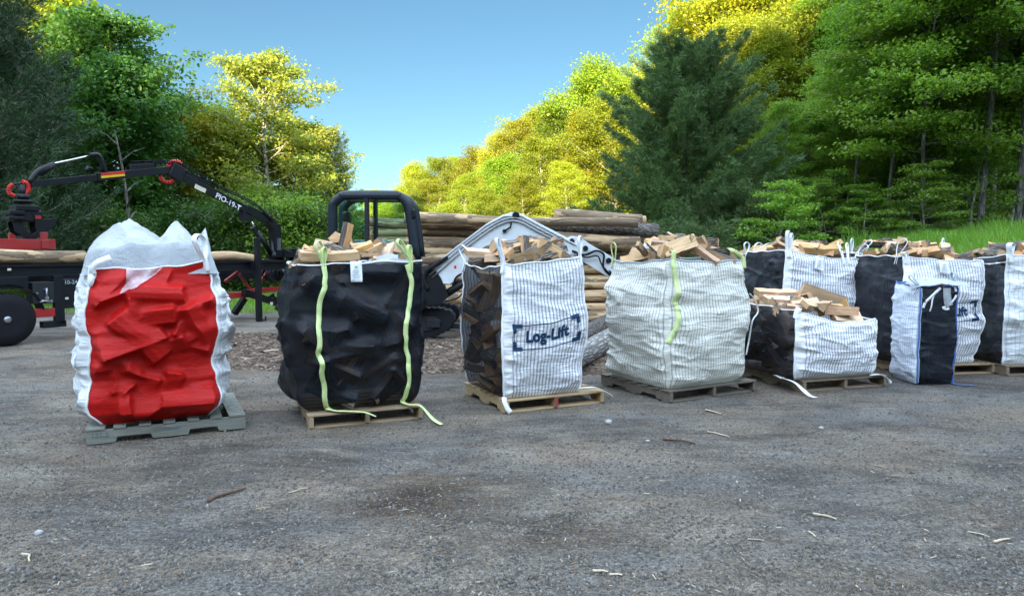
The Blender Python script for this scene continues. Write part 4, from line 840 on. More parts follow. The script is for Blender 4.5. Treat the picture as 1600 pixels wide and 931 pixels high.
# ------------------------------------------------------------------ loader trailer
def planer(root_loc, ang):
    Mx = Matrix.Translation(root_loc) @ Matrix.Rotation(ang, 4, 'Z'); Mi = Mx.inverted()
    def tl(px, py, yl=0.0):
        o = Mi @ Vector((0, 0, CAMZ)); d = Mi.to_3x3() @ ray(px, py); t = (yl - o.y) / d.y; return o + d * t
    return tl
def trailer():
    o = gp(14, 541); A = R(57); r = empty('log_loader_trailer', o, A, label='black and red log trailer with a raised loading crane, parked at the left', cat='trailer'); tl = planer(o, A)
    BK, RD, ST = M['blackpaint'], M['redsteel'], M['steel']
    RX = Matrix.Rotation(R(90), 4, 'X')
    def wheel(x, y0):
        w = MB(); Rr = .415; w.lathe([(.24, -.13), (.40, -.13), (.41, -.10), (Rr, -.06), (Rr, .06), (.41, .10), (.39, .13), (.24, .13)], Matrix.Translation((x, y0 + .13, Rr)) @ RX, 40)
        for k in range(56):
            a = k * 2 * math.pi / 56
            for yy in (-.08, 0, .08): w.box((x + math.cos(a + yy) * (Rr - .012), y0 + .13 + yy, Rr + math.sin(a + yy) * (Rr - .012)), (.016, .06, .030), Matrix.Rotation(-a - yy, 4, 'Y'), 0)
        wh = w.build('wheel', M['rubber'], r)
        MB().lathe([(.245, .0), (.25, .125), (.225, .12), (.20, .06), (.10, .05), (.09, .09), (.06, .10), (.02, .10)], Matrix.Translation((x, y0 + .13, Rr)) @ RX, 30).build('rim', M['charcoal'], wh)
        hb = MB(); hb.lathe([(.055, .09), (.055, .14), (.035, .155), (.01, .155)], Matrix.Translation((x, y0 + .13, Rr)) @ RX, 16)
        for k in range(6):
            a = k * math.pi / 3; hb.lathe([(.012, .05), (.012, .075), (.004, .078)], Matrix.Translation((x + .125 * math.cos(a), y0 + .13, Rr + .125 * math.sin(a))) @ RX, 8)
        hb.build('hub', ST, wh)
    wheel(0, 0); wheel(-1.0, 0); wheel(0, 1.5)
    f = MB(); n = 14
    for k in range(n):
        a, b = math.pi * (.06 + .88 * k / n), math.pi * (.06 + .88 * (k + 1) / n); f.bar((math.cos(a) * .53, .13, .44 + math.sin(a) * .53), (math.cos(b) * .53, .13, .44 + math.sin(b) * .53), .30, .012)
    f.build('fender', BK, r)
    zt = tl(100, 413, .1).z; x1 = tl(452, 408, .1).x
    for y in (.12, 1.45):
        m = MB(); m.bar((-2.2, y, zt - .09), (x1 + .4, y, zt - .09), .09, .17, .006); m.bar((-2.2, y - .06, zt - .01), (x1 + .4, y - .06, zt - .01), .05, .03); m.bar((-2.2, y - .06, zt - .17), (x1 + .4, y - .06, zt - .17), .05, .025); m.build('deck_beam', BK, r)
    m = MB()
    for k in range(9): m.bar((-1.9 + k * .9, .1, zt - .1), (-1.9 + k * .9, 1.5, zt - .1), .09, .10)
    m.bar((-2.2, .8, zt - .3), (x1, .8, zt - .3), .16, .2); m.build('frame', BK, r)
    # side boxes and running gear between wheel and bags
    for (a, b, c, d, nm, mt, dep) in ((48, 497, 86, 481, 'cross_member', RD, .10), (87, 508, 99, 430, 'side_post', BK, .08), (101, 482, 124, 436, 'battery_box', BK, .28), (0, 452, 44, 432, 'toolbox', BK, .3), (52, 475, 84, 440, 'hydraulic_tank', M['charcoal'], .25), (68, 513, 104, 500, 'outrigger_foot', BK, .14)):
        p, q = tl(a, b, .02), tl(c, d, .02); MB().box(((p.x + q.x) / 2, .02 + dep / 2, (p.z + q.z) / 2), (abs(q.x - p.x), dep, abs(q.z - p.z)), None, .008).build(nm, mt, r)
    v = MB(); 
    for (a, b, sx) in ((70, 452, .02), (73, 466, .05), (66, 470, .035), (58, 458, .02), (80, 470, .03)): p = tl(a, b, -.0); v.box(p, (sx, .04, sx * 1.1), None, .004)
    v.tube([tl(62, 472, -.01), tl(70, 470, -.02), tl(82, 472, -.01)], .012, 8); v.tube([tl(73, 450, -.01), tl(73, 468, -.01)], .012, 8); v.build('valve_block', ST, r)
    p = tl(110, 441, .015); 
    me = text_mesh('10-24', .09, .001); me.transform(Matrix.Translation((p.x, -.001 + .0, p.z)) @ Matrix.Rotation(R(90), 4, 'X')); link('decal', me, M['greyweb'], r)
    for (a, b) in ((14, 421), (104, 466)): p = tl(a, b, .01); MB().box((p.x, .0, p.z), (.05, .008, .035), None, .002).build('marker_light', M['cream'], r)
    # bolsters with stakes
    for (px, zz, full) in ((87, .17, 1), (166, .12, 0), (275, .14, 0), (320, .12, 0)):
        x = tl(px, 400, 0.05).x if full else tl(px, 400, 1.55).x
        MB().bar((x, .36 if full else .9, zt + zz + (.16 if full else -.04)), (x, 1.65, zt + zz + (.16 if full else -.04)), .12, .15, .008).build('bolster', RD, r)
        for y in ((.42, .95, 1.6) if full else (1.6,)): MB().bar((x, y, zt + .02), (x, y, zt + zz + (.36 if full else .26)), .09, .09, .008, (1, 0, 0)).build('stake', RD, r)
    # near long side board at the far left (red)
    p, q = tl(-60, 383, .4), tl(87, 383, .4); MB().bar((p.x, .42, zt + .33), (q.x, .42, zt + .33), .05, .17, .006).build('side_board', RD, r)
    # crane
    yc = .78; P = lambda a, b: tl(a, b, yc); b0 = P(432, 412)
    m = MB(); m.box((b0.x, yc, b0.z + .05), (.5, .5, .10), None, .01); m.lathe([(.17, 0), (.17, .16), (.12, .2), (.12, .5)], Matrix.Translation((b0.x, yc, b0.z + .08)), 20); m.build('crane_base', BK, r)
    m = MB(); m.bar(P(432, 398), P(428, 350), .20, .21, .01, (0, 1, 0)); m.bar(P(431, 360), P(415, 340), .18, .20, .01, (0, 1, 0)); m.bar(P(419, 345), P(382, 326), .17, .19, .01, (0, 1, 0)); m.build('mast', BK, r)
    m = MB(); m.bar(P(392, 332), P(283, 276), .15, .15, .01, (0, 1, 0)); m.box(P(384, 338), (.22, .16, .22), None, .01); m.bar(P(325, 286), P(290, 270), .08, .08, .004, (0, 1, 0)); bo = m.build('boom', BK, r)
    for o2, w2 in ((.06, 0), (.1, .01)): MB().tube(smooth_pts([P(420, 350) + Vector((0, -.13, o2)), P(392, 324) + Vector((0, -.10, o2)), P(340, 297) + Vector((0, -.03, o2)), P(295, 272) + Vector((0, -.06, o2 + .02)), P(262, 260) + Vector((0, -.04, o2)), P(205, 261) + Vector((0, .0, o2))], 5), .013, 6).build('hydraulic_hose', M['rubber'], r)
    a, b = P(372, 326.5), P(334, 305.5); dx = (a - b); ang = math.atan2(dx.z, dx.x)
    me = text_mesh('PIO-19-T', .16, .002, 1.0); xs = [vv.co.x for vv in me.vertices]; sc = dx.length / (max(xs) - min(xs)); c = (a + b) / 2
    me.transform(Matrix.Translation((c.x, yc - .0775, c.z)) @ Matrix.Rotation(-ang, 4, 'Y') @ Matrix.Rotation(R(90), 4, 'X') @ Matrix.Diagonal((sc, 1.0, 1, 1))); link('boom_lettering', me, M['whitemark'], bo)
    a, b = P(301, 291), P(318, 299); MB().bar(Vector((a.x, yc - .077, a.z)), Vector((b.x, yc - .077, b.z)), .004, .09, 0, (0, 0, 1)).build('decal', M['cream'], bo)
    m = MB(); m.bar(P(405, 372), P(396, 355), .07, .07, .004, (0, 1, 0)); m.tube([P(424, 398), P(402, 362)], .055, 12); m.build('lift_cylinder', BK, r); MB().tube([P(402, 362), P(392, 345)], .025, 10).build('cylinder_rod', M['chrome'], r)
    m = MB(); m.box(P(275, 270), (.30, .17, .30), Matrix.Rotation(.5, 4, 'Y'), .02); m.bar(P(262, 266), P(150, 277), .14, .13, .01, (0, 1, 0)); m.bar(P(240, 264), P(205, 266), .2, .12, .01, (0, 1, 0)); m.bar(P(155, 277), P(47, 288), .11, .09, .008, (0, 1, 0)); ar = m.build('arm', BK, r)
    for (z1, mt) in ((-2.2, M['redhose']), (2.2, M['yellow'])):
        a, b = P(155, 275 + z1), P(192, 271.5 + z1); MB().bar(Vector((a.x, yc - .0675, a.z)), Vector((b.x, yc - .0675, b.z)), .004, .042, 0, (0, 0, 1)).build('stripe', mt, ar)
    m = MB(); m.tube(smooth_pts([P(46, 286), P(60, 268), P(85, 257)], 4), .05, 10); m.tube([P(85, 257), P(60, 272)], .055, 10); m.build('extension_cylinder', BK, r)
    m = MB(); m.tube([P(84, 256), P(148, 242)], .016, 8); m.build('cylinder_rod', M['chrome'], r)
    m = MB(); m.tube(smooth_pts([P(140, 243), P(152, 242), P(158, 250), P(162, 268)], 4), .04, 10); m.tube([P(134, 270), P(138, 262), P(144, 266)], .04, 8); m.bar(P(165, 270), P(158, 250), .05, .1, .004, (0, 1, 0)); m.build('linkage', BK, r)
    def coil(name, pts, rr, turns, rad=.014):
        C = smooth_pts(pts, 10); L = len(C); out = []; N = turns * 8
        for k in range(N + 1):
            t = k / N * (L - 1); i = min(int(t), L - 2); p = C[i].lerp(C[i + 1], t - i); tt = (C[i + 1] - C[i]).normalized(); u = tt.cross(Vector((0, 1, 0))).normalized(); w = Vector((0, 1, 0)); a = k * 2 * math.pi / 8
            out.append(p + (u * math.cos(a) + w * math.sin(a)) * rr)
        MB().tube(out, rad, 6).build(name, M['redhose'], r)
    coil('coiled_hose', [P(262, 262), P(268, 254), P(280, 254), P(286, 266), P(285, 282)], .035, 16)
    coil('coiled_hose', [P(250, 274), P(254, 282), P(264, 285), P(270, 282)], .03, 9)
    coil('coiled_hose', [P(20, 288), P(14, 293), P(15, 302), P(22, 306)], .022, 8)
    coil('coiled_hose', [P(35, 284), P(43, 288), P(44, 297), P(39, 303)], .03, 10)
    m = MB(); p = P(36, 318); m.tube([P(34, 288), P(36, 312)], .05, 12); m.lathe([(.11, 0), (.15, .02), (.15, .05), (.10, .06)], Matrix.Translation(P(36, 318)), 20); m.lathe([(.09, 0), (.09, .09)], Matrix.Translation(P(36, 312)), 16); m.tube([P(22, 288), P(34, 286)], .02, 8); m.build('rotator', BK, r)
    gx = P(38, 335)
    m = MB(); m.box((gx.x, yc, gx.z + .1), (.34, .3, .10), None, .02); m.box((gx.x + .02, yc, gx.z - .03), (.42, .26, .2), None, .03); m.box((gx.x - .16, yc, gx.z + .02), (.22, .34, .06), None, .01); m.box((gx.x - .17, yc, gx.z - .07), (.22, .32, .05), None, .01); m.build('grapple_head', BK, r)
    for (sx, pts) in ((1, [(44, 333), (60, 345), (84, 341), (80, 352), (66, 366), (50, 373), (40, 372), (52, 362), (50, 348)]), (-1, [(30, 335), (16, 348), (20, 362), (34, 371), (50, 374), (44, 366), (34, 358), (32, 348)])):
        L = [P(a, b) for a, b in pts]; m = MB(); m.prism([(q.x, q.z) for q in L], yc - .14 * (1 if sx > 0 else .7), yc - .10 * (1 if sx > 0 else .7), lambda a, b, c: Vector((a, c, b)), .004); m.prism([(q.x, q.z) for q in L], yc + .10, yc + .14, lambda a, b, c: Vector((a, c, b)), .004)
        m.bar(Vector((L[3].x, yc - .1, L[3].z)), Vector((L[3].x, yc + .12, L[3].z)), .05, .05, 0, (0, 0, 1)); m.bar(Vector((L[5].x, yc - .1, L[5].z)), Vector((L[5].x, yc + .12, L[5].z)), .05, .05, 0, (0, 0, 1)); m.build('grapple_jaw', BK, r)
    p = P(53, 338); MB().box((p.x, yc - .15, p.z - .02), (.09, .01, .06), None, .002).build('decal', RD, r)
    # rear: stabilizer leg, struts, tongue
    q0, q1 = tl(405, 502, -.12), tl(405, 372, -.12); m = MB(); m.bar((q0.x, -.12, q0.z), (q0.x, -.12, q1.z), .10, .10, .006, (1, 0, 0)); m.bar((q0.x, -.12, zt - .1), (q0.x, .2, zt - .1), .12, .14); m.bar((q0.x, -.12, q0.z + .015), (q0.x + .16, -.12, q0.z + .015), .03, .02); m.bar((q0.x + .16, -.12, q0.z), (q0.x + .16, -.12, q0.z + .1), .02, .02, 0, (1, 0, 0)); m.build('stabilizer_leg', BK, r)
    Q = lambda a, b, y=.35: tl(a, b, y)
    for a, b in (((374, 428), (394, 456)), ((418, 424), (396, 456))): MB().bar(Q(*a), Q(*b), .05, .05, .004, (0, 1, 0)).build('strut', RD, r)
    MB().bar(Q(440, 418), Q(460, 452), .06, .05, .004, (0, 1, 0)).build('strut', M['greyweb'], r)
    m = MB(); m.bar(Q(352, 462), Q(386, 460), .12, .20, .01, (0, 1, 0)); m.bar(Q(380, 456), Q(462, 449), .10, .10, .008, (0, 1, 0)); m.bar(Q(200, 458), Q(356, 460), .10, .14, .01, (0, 1, 0)); m.bar(Q(352, 440), Q(372, 425), .06, .06, 0, (0, 1, 0)); m.build('lower_rail', RD, r)
    m = MB(); m.bar(Q(380, 456, .2), Q(455, 481, .2), .13, .15, .01, (0, 1, 0)); m.bar(Q(418, 466, .13), Q(428, 460, .13), .03, .06); m.bar(Q(424, 462, .13), Q(446, 474, .13), .03, .05); m.build('tongue', BK, r)
    MB().bar(Q(366, 490, .9), Q(382, 466, .9), .12, .12, .01, (0, 1, 0)).build('stand_foot', BK, r)
    p = Q(424, 474, .13); MB().box((p.x, p.y - .004, p.z), (.07, .006, .06), None, .002).build('decal', M['cream'], r)
    m = MB(); 
    for (a, b, w, h) in ((448, 398, .35, .12), (455, 392, .1, .1), (440, 394, .08, .1), (460, 402, .25, .08)): p = Q(a, b, .5); m.box(p, (w, .3, h), None, .01)
    for k in range(6): m.tube(smooth_pts([Q(438 + 3 * k, 402, .4), Q(442 + 2 * k, 388 + k, .35), Q(450 + 2 * k, 395, .4)], 4), .012, 6)
    for k in range(7): m.tube(smooth_pts([Q(412 + 5 * k, 415, .4), Q(410 + 6 * k, 430 + 3 * (k % 3), .3), Q(425 + 4 * k, 442, .4)], 4), .014, 6)
    m.box(Q(436, 430, .5), (.45, .3, .22), None, .01); m.build('control_station', BK, r)
    return r, zt, tl, o, A
TR, ZT, TTL, TO, TA = trailer()

# ------------------------------------------------------------------ round logs
def round_log(a, b, r0, r1, mat, label, group=None, seed=0, name='log', bend=.04, rough=.012, parent=None, cat='log'):
    a = Vector(a); b = Vector(b); L = (b - a).length; n = 18; S = max(10, int(L / .16)); q = np.random.RandomState(seed); V = []; t = np.linspace(0, 1, S)
    cy = bend * np.sin(t * 3.1 * q.uniform(.7, 1.4) + q.uniform(0, 3)); cz = bend * .6 * np.sin(t * 5 + q.uniform(0, 6)); cy -= cy.mean(); cz -= cz.mean()
    th = np.linspace(0, 2 * np.pi, n, endpoint=False)
    for i in range(S):
        rad = (r0 + (r1 - r0) * t[i]) * (1 + rough * 6 * fbm(th * 1.1 + seed, np.full(n, t[i] * L * 1.4), seed, 3) + rough * 2 * (fbm(t[i] * L * 3, seed * 1.3, 3, 2)))
        for k in range(n): V.append(((t[i] - .5) * L, cy[i] + rad[k] * math.cos(th[k]), cz[i] + rad[k] * math.sin(th[k])))
    faces = [(i * n + k, i * n + (k + 1) % n, (i + 1) * n + (k + 1) % n, (i + 1) * n + k) for i in range(S - 1) for k in range(n)]
    nv = len(V); V.append((-.5 * L, cy[0], cz[0])); V.append((.5 * L, cy[-1], cz[-1])); ce = [(nv, (k + 1) % n, k) for k in range(n)] + [(nv + 1, (S - 1) * n + k, (S - 1) * n + (k + 1) % n) for k in range(n)]
    me = bpy.data.meshes.new(name); me.from_pydata(V, [], faces + ce)
    for i, p in enumerate(me.polygons): p.material_index = 0 if i < len(faces) else 1; p.use_smooth = i < len(faces)
    o = link(name, me, [M[mat], M['end']], parent, label=label, cat=cat, group=group); d = (b - a).normalized()
    o.matrix_world = Matrix.Translation((a + b) / 2) @ d.to_track_quat('X', 'Z').to_matrix().to_4x4(); return o
TM = Matrix.Translation(TO) @ Matrix.Rotation(TA, 4, 'Z')
pa, pb = TTL(-60, 402, .15), TTL(131, 401, .15); round_log(TM @ Vector((pa.x, .15, ZT + .135)), TM @ Vector((pb.x, .15, ZT + .12)), .13, .10, 'logskin', 'long tan log lying on the trailer deck left of the red bag', seed=3, bend=.02)
pa, pb = TTL(300, 402, .2), TTL(397, 402, .2); round_log(TM @ Vector((pa.x, .2, ZT + .10)), TM @ Vector((pb.x, .2, ZT + .09)), .10, .08, 'logskin', 'short crooked tan log on the trailer deck right of the red bag', seed=8, bend=.05, rough=.03)
# log pile
lr = random.Random(77); rows = 11; k = 0
for j in range(rows):
    for c in range(3):
        r = lr.uniform(.088, .132); z = .13 + j * .192; y = 14.55 + c * .34 + (j % 2) * .13 + j * .04 + lr.uniform(-.04, .04)
        xl = -3.15 + lr.uniform(-.15, .35); xr = (2.25 if j < 6 else 2.55) + lr.uniform(-.35, .35)
        if c == 1 and j == rows - 1: xr = 2.9
        tilt = lr.uniform(-.06, .06); gz = tz(0, 15) * .5
        lab = 'tree length log in the long log pile behind the excavator'
        if j == rows - 1 and c == 0: lab = 'topmost front log of the long log pile behind the excavator'
        round_log((xl, y + lr.uniform(-.1, .1), z + gz - tilt), (xr, y + lr.uniform(-.1, .1), z + gz + tilt), r, r * lr.uniform(.75, 1.0), 'logskin', lab, 'tree length logs in the log pile', seed=100 + k, bend=.05, rough=.016); k += 1
for (xa, xb, y, z, r, mt, lab) in ((-.9, 2.55, 14.35, 2.06, .10, 'logskin', 'long tan log slanting over the right half of the log pile'), (.6, 3.05, 14.75, 1.93, .17, 'darkbark', 'log with furrowed dark bark sticking out right of the pile'), (.9, 2.75, 15.0, 2.16, .15, 'logskin', 'pale log at the top right end of the pile'), (.3, 2.62, 14.5, 1.68, .15, 'logskin', None), (-2.2, .2, 14.5, 2.10, .12, 'logskin', 'knotty log on the top left of the pile')):
    round_log((xa, y, z + .05), (xb, y + .05, z - .04), r, r * .95, mt, lab or 'tree length log in the long log pile behind the excavator', 'tree length logs in the log pile' if lab is None else None, seed=200 + k, bend=.03, rough=.02); k += 1
p, q = gp(880, 592), gp(1010, 512); d = (q - p).normalized()
round_log(p + Vector((0, .1, .14)), q + Vector((0, .1, .16)), .15, .17, 'greybark', 'bare grey log lying on the ground between the two middle white bags', seed=301, bend=.03, rough=.02)
p, q = gp(880, 566), gp(1000, 488); round_log(p + Vector((0, .15, .13)), q + Vector((0, .25, .20)), .16, .18, 'darkbark', 'furrowed dark barked log lying behind the bare grey log', seed=302, bend=.02, rough=.02)
p = gp(440, 472); round_log(p + Vector((-.1, 0, .28)), p + Vector((.9, .2, .28)), .17, .17, 'logskin', 'short stump log behind the trailer tongue', seed=303, bend=.01)

# ------------------------------------------------------------------ mini excavator
def excavator():
    Yb = 11.7; root = Vector((-2.4, 12.3, 0)); r = empty('mini_excavator', root, 0, label='white and black mini excavator parked between the black bag and the log pile', cat='excavator')
    L = lambda px, py, Y=Yb: at(px, py, Y) - root
    BK, WH, BG, CH = M['blackpaint'], M['whitepaint'], M['bluegrey'], M['charcoal']
    # tracks
    def track(y0):
        xr = L(712, 500, 11.9).x; xl = xr - 2.35; h = .52; hr = h / 2; pts = []
        prof = [(xl + .05, .20), (xl + .22, .0), (xr - .42, .0), (xr - .08, .17), (xr, .33), (xr - .06, .47), (xr - .25, h), (xl + .25, h), (xl + .05, .46), (xl, .33)]
        m = MB(); m.prism(prof, y0, y0 + .32, lambda a, b, c: Vector((a, c, b)), .03)
        P = [Vector((a, 0, b)) for a, b in prof]; P.append(P[0]); tot = 0
        for a, b in zip(P, P[1:]):
            n = max(1, int((b - a).length / .09))
            for k in range(n):
                c = a.lerp(b, (k + .5) / n); dd = (b - a).normalized(); m.box((c.x, y0 + .16, c.z), (.04, .325, .022), Matrix.Rotation(-math.atan2(dd.z, dd.x), 4, 'Y'))
        t = m.build('track', M['rubber'], r)
        m = MB(); m.prism([(xl + .3, .14), (xr - .42, .14), (xr - .22, .30), (xr - .35, .38), (xl + .3, .38)], y0 - .02, y0 + .02, lambda a, b, c: Vector((a, c, b)), .01); m.box((xr - .36, y0 - .03, .27), (.22, .03, .14), None, .01)
        for k in range(4): m.lathe([(.05, 0), (.07, .01), (.07, .04), (.02, .05)], Matrix.Translation((xl + .45 + k * .42, y0, .13)) @ Matrix.Rotation(R(90), 4, 'X'), 12)
        m.build('track_frame', CH, t)
    track(-.55); track(.55)
    m = MB(); m.bar((L(717, 505, 12.1).x - .3, -.4, .22), (L(717, 505, 12.1).x + .15, -.4, .2), .08, .1, .01); m.bar((L(717, 505, 12.1).x + .15, -.55, .22), (L(717, 505, 12.1).x + .15, .8, .22), .06, .34, .01); m.build('dozer_blade', CH, r)
    xl, xr = L(516, 400, 12).x, L(655, 400, 12).x
    m = MB(); m.box(((xl + xr) / 2 - .2, .1, .62), (1.2, 1.2, .16), None, .03); m.box(((xl + xr) / 2 - .05, .1, .96), (1.75, 1.35, .55), None, .08); m.build('house', BK, r)
    m = MB(); m.box((xl - .05, .1, .95), (.35, 1.4, .6), None, .1); m.build('counterweight', WH, r)
    # cab
    Yn, Yf = 11.85, 12.6
    outl = [(520, 402), (520, 330), (523, 317), (533, 308), (548, 305), (612, 305), (624, 307), (634, 316), (640, 334), (649, 402)]
    cab = empty('cab', (0, 0, 0)); cab.parent = r
    def frame(Y):
        m = MB(); pts = smooth_pts([L(a, b, Y if Y == Yn else Yn) + Vector((0, Y - Yn, 0)) for a, b in outl], 4); m.tube(pts, .078, 10)
        m.bar(pts[0], pts[-1], .1, .1); a = L(573, 306, Yn); b = L(574, 402, Yn); o = Vector((0, Y - Yn, 0)); m.bar(a + o, b + o, .06, .14, .01, (0, 1, 0))
        return m
    frame(Yn).build('cab_frame', BG, cab); frame(Yf).build('cab_frame', BG, cab)
    m = MB(); a = L(532, 306, Yn); b = L(626, 306, Yn); m.box(((a.x + b.x) / 2, (Yn + Yf) / 2 - root.y, a.z + .0), (b.x - a.x + .05, Yf - Yn + .16, .10), None, .04); m.build('roof', BG, cab)
    m = MB(); a = L(522, 372, Yn); m.box(((L(522, 372, Yn).x + L(574, 372, Yn).x) / 2, .55 - .45 + .0, L(540, 392, Yn).z), (L(574, 372, Yn).x - a.x, 1.1, .28), None, .03); m.build('rear_cover', CH, cab)
    for (x0, x1, y1) in ((528, 568, 372), (580, 634, 402)):
        a, b = L(x0, 312, Yn), L(x1, y1, Yn)
        MB().box(((a.x + b.x) / 2, a.y + .02, (a.z + b.z) / 2), (b.x - a.x, .006, a.z - b.z)).build('window_pane', M['glass'], cab)
    m = MB(); a = L(589, 310, Yn); b = L(589, 402, Yn); m.bar(a + Vector((0, -.03, 0)), b + Vector((0, -.03, 0)), .03, .035, 0, (0, 1, 0)); m.build('door_post', BK, cab)
    m = MB(); pts = [L(583, 340, Yn) + Vector((0, -.06, 0)), L(586, 341, Yn) + Vector((0, -.09, 0)), L(586, 362, Yn) + Vector((0, -.09, 0)), L(583, 363, Yn) + Vector((0, -.06, 0))]; m.tube(pts, .012, 8); m.build('door_handle', BK, cab)
    m = MB(); p = L(542, 340, 12.3); m.box((p.x, p.y, p.z), (.13, .28, .20), None, .05); p2 = L(541, 385, 12.3); m.bar(p2, p, .06, .1); m.box((p2.x, p2.y, p2.z - .02), (.14, .46, .5), None, .05); m.box((p2.x + .25, p2.y, p2.z - .25), (.5, .46, .12), None, .04); m.build('seat', M['seat'], cab)
    m = MB(); a = L(565, 376, 12.0); m.box((a.x + .12, a.y + .2, a.z - .04), (.55, .4, .10), None, .03); m.build('console', M['teal'], cab)
    m = MB()
    pts = [L(640, 326, Yn), L(646, 328, Yn) + Vector((.02, -.05, 0)), L(648, 340, Yn) + Vector((.02, -.06, 0)), L(643, 346, Yn)]; m.tube(pts, .012, 8); m.box(L(647, 334, Yn) + Vector((0, -.06, 0)), (.05, .05, .13), None, .01); m.box(L(639, 317, Yn), (.06, .06, .06), None, .01); m.build('mirror', BK, cab)
    # swing bracket
    X = lambda pts, y0, y1, nm, mt, par=r, bev=.008: MB().prism([(L(a, b).x, L(a, b).z) for a, b in pts], Yb - root.y + y0, Yb - root.y + y1, lambda a, b, c: Vector((a, c, b)), bev).build(nm, mt, par)
    X([(640, 462), (652, 452), (664, 426), (680, 420), (690, 434), (697, 452), (702, 462), (688, 476), (660, 478), (640, 482)], -.10, .10, 'swing_bracket', BK)
    m = MB(); m.box(L(640, 470), (.5, .5, .28), None, .03); m.build('swing_post', BK, r)
    bo = X([(676, 441), (667, 424), (714, 385), (760, 350), (786, 336), (800, 332), (814, 334), (842, 349), (902, 380), (908, 396), (895, 400), (862, 386), (826, 392), (800, 400), (776, 404), (745, 408), (704, 444)], -.085, .085, 'boom', WH, r, .01)
    # edge ribs
    m = MB()
    for off in (-.095, .095):
        P = [L(a, b) + Vector((0, off, 0)) for a, b in ((668, 424), (714, 386), (760, 352), (787, 338), (814, 337), (842, 352), (900, 383))]
        for a, b in zip(P, P[1:]): m.bar(a, b, .02, .035, .002, (0, 1, 0))
    m.build('boom_rib', WH, bo)
    m = MB(); m.tube(smooth_pts([L(a, b) + Vector((0, -.11, .0)) for a, b in ((672, 430), (716, 391), (762, 357), (789, 343), (812, 342), (840, 357), (880, 377))], 3), .012, 8); m.tube(smooth_pts([L(a, b) + Vector((0, -.11, .0)) for a, b in ((676, 434), (718, 396), (764, 361), (791, 347), (811, 347), (838, 361), (874, 379))], 3), .012, 8); m.build('steel_line', M['steel'], bo)
    m = MB(); m.lathe([(.05, -.12), (.06, -.115), (.06, .115), (.05, .12)], Matrix.Translation(L(806, 337)) @ Matrix.Rotation(R(90), 4, 'X'), 16); m.build('pivot_pin', BK, bo)
    m = MB(); p = L(793, 358) + Vector((0, -.1, 0)); m.tube([p + Vector((.06, 0, .1)), p + Vector((.05, -.02, .03)), p + Vector((-.02, -.02, -.02))], .014, 8); m.box(p + Vector((-.05, 0, -.03)), (.06, .05, .05), None, .006); m.build('work_lamp', BK, bo)
    m = MB(); m.tube([L(806, 337), L(876, 372)], .062, 16); m.tube([L(806, 337), L(816, 342)], .07, 16); m.build('arm_cylinder', BK, r); MB().tube([L(876, 372), L(897, 383)], .03, 12).build('cylinder_rod', M['chrome'], r)
    arm = X([(878, 375), (893, 369), (906, 371), (922, 382), (950, 398), (975, 415), (1030, 468), (1060, 505), (1040, 505), (985, 455), (930, 420), (905, 405), (889, 392)], -.07, .07, 'arm', WH, r, .01)
    m = MB()
    for (a, b) in ((893, 377), (914, 388), (950, 407), (904, 402)): m.lathe([(.035, -.1), (.045, -.095), (.045, .095), (.035, .1)], Matrix.Translation(L(a, b)) @ Matrix.Rotation(R(90), 4, 'X'), 16)
    m.build('pivot_pin', BK, arm)
    m = MB(); m.tube(smooth_pts([L(a, b) + Vector((0, -.12, 0)) for a, b in ((893, 392), (912, 398), (930, 392), (942, 398), (941, 416), (950, 428), (962, 432))], 5), .018, 8); m.tube(smooth_pts([L(a, b) + Vector((0, -.14, 0)) for a, b in ((900, 398), (916, 402), (932, 400), (938, 412), (948, 424), (958, 428))], 5), .012, 8); m.tube([L(950, 422) + Vector((0, -.1, 0)), L(966, 434) + Vector((0, -.1, 0))], .012, 6); m.build('hydraulic_hose', M['rubber'], r)
    m = MB(); m.tube([L(950, 402), L(985, 432)], .055, 12); m.build('bucket_cylinder', BK, r)
    for k, o in enumerate((0, .06)): MB().tube(smooth_pts([L(a, b) + Vector((0, -.12 + o, 0)) for a, b in ((700, 402 - k * 2), (680, 415 - k), (667, 424), (664, 438), (670, 452))], 5), .034, 10).build('hydraulic_hose', M['rubber'], r)
    m = MB(); m.tube([L(690, 464), L(733, 436)], .065, 14); m.build('boom_cylinder', BK, r); MB().tube([L(733, 436), L(775, 408)], .03, 12).build('cylinder_rod', M['chrome'], r)
    MB().tube(smooth_pts([L(a, b) + Vector((0, -.1, 0)) for a, b in ((708, 446), (714, 432), (728, 426), (738, 428))], 5), .014, 8).build('hydraulic_hose', M['rubber'], r)
    MB().tube(smooth_pts([L(a, b) + Vector((0, -.1, 0)) for a, b in ((696, 470), (714, 466), (726, 454), (732, 442))], 5), .014, 8).build('hydraulic_hose', M['rubber'], r)
    p = L(712, 417) + Vector((0, -.088, 0)); MB().box(p, (.035, .004, .05)).build('decal', M['redhose'], bo)
excavator()

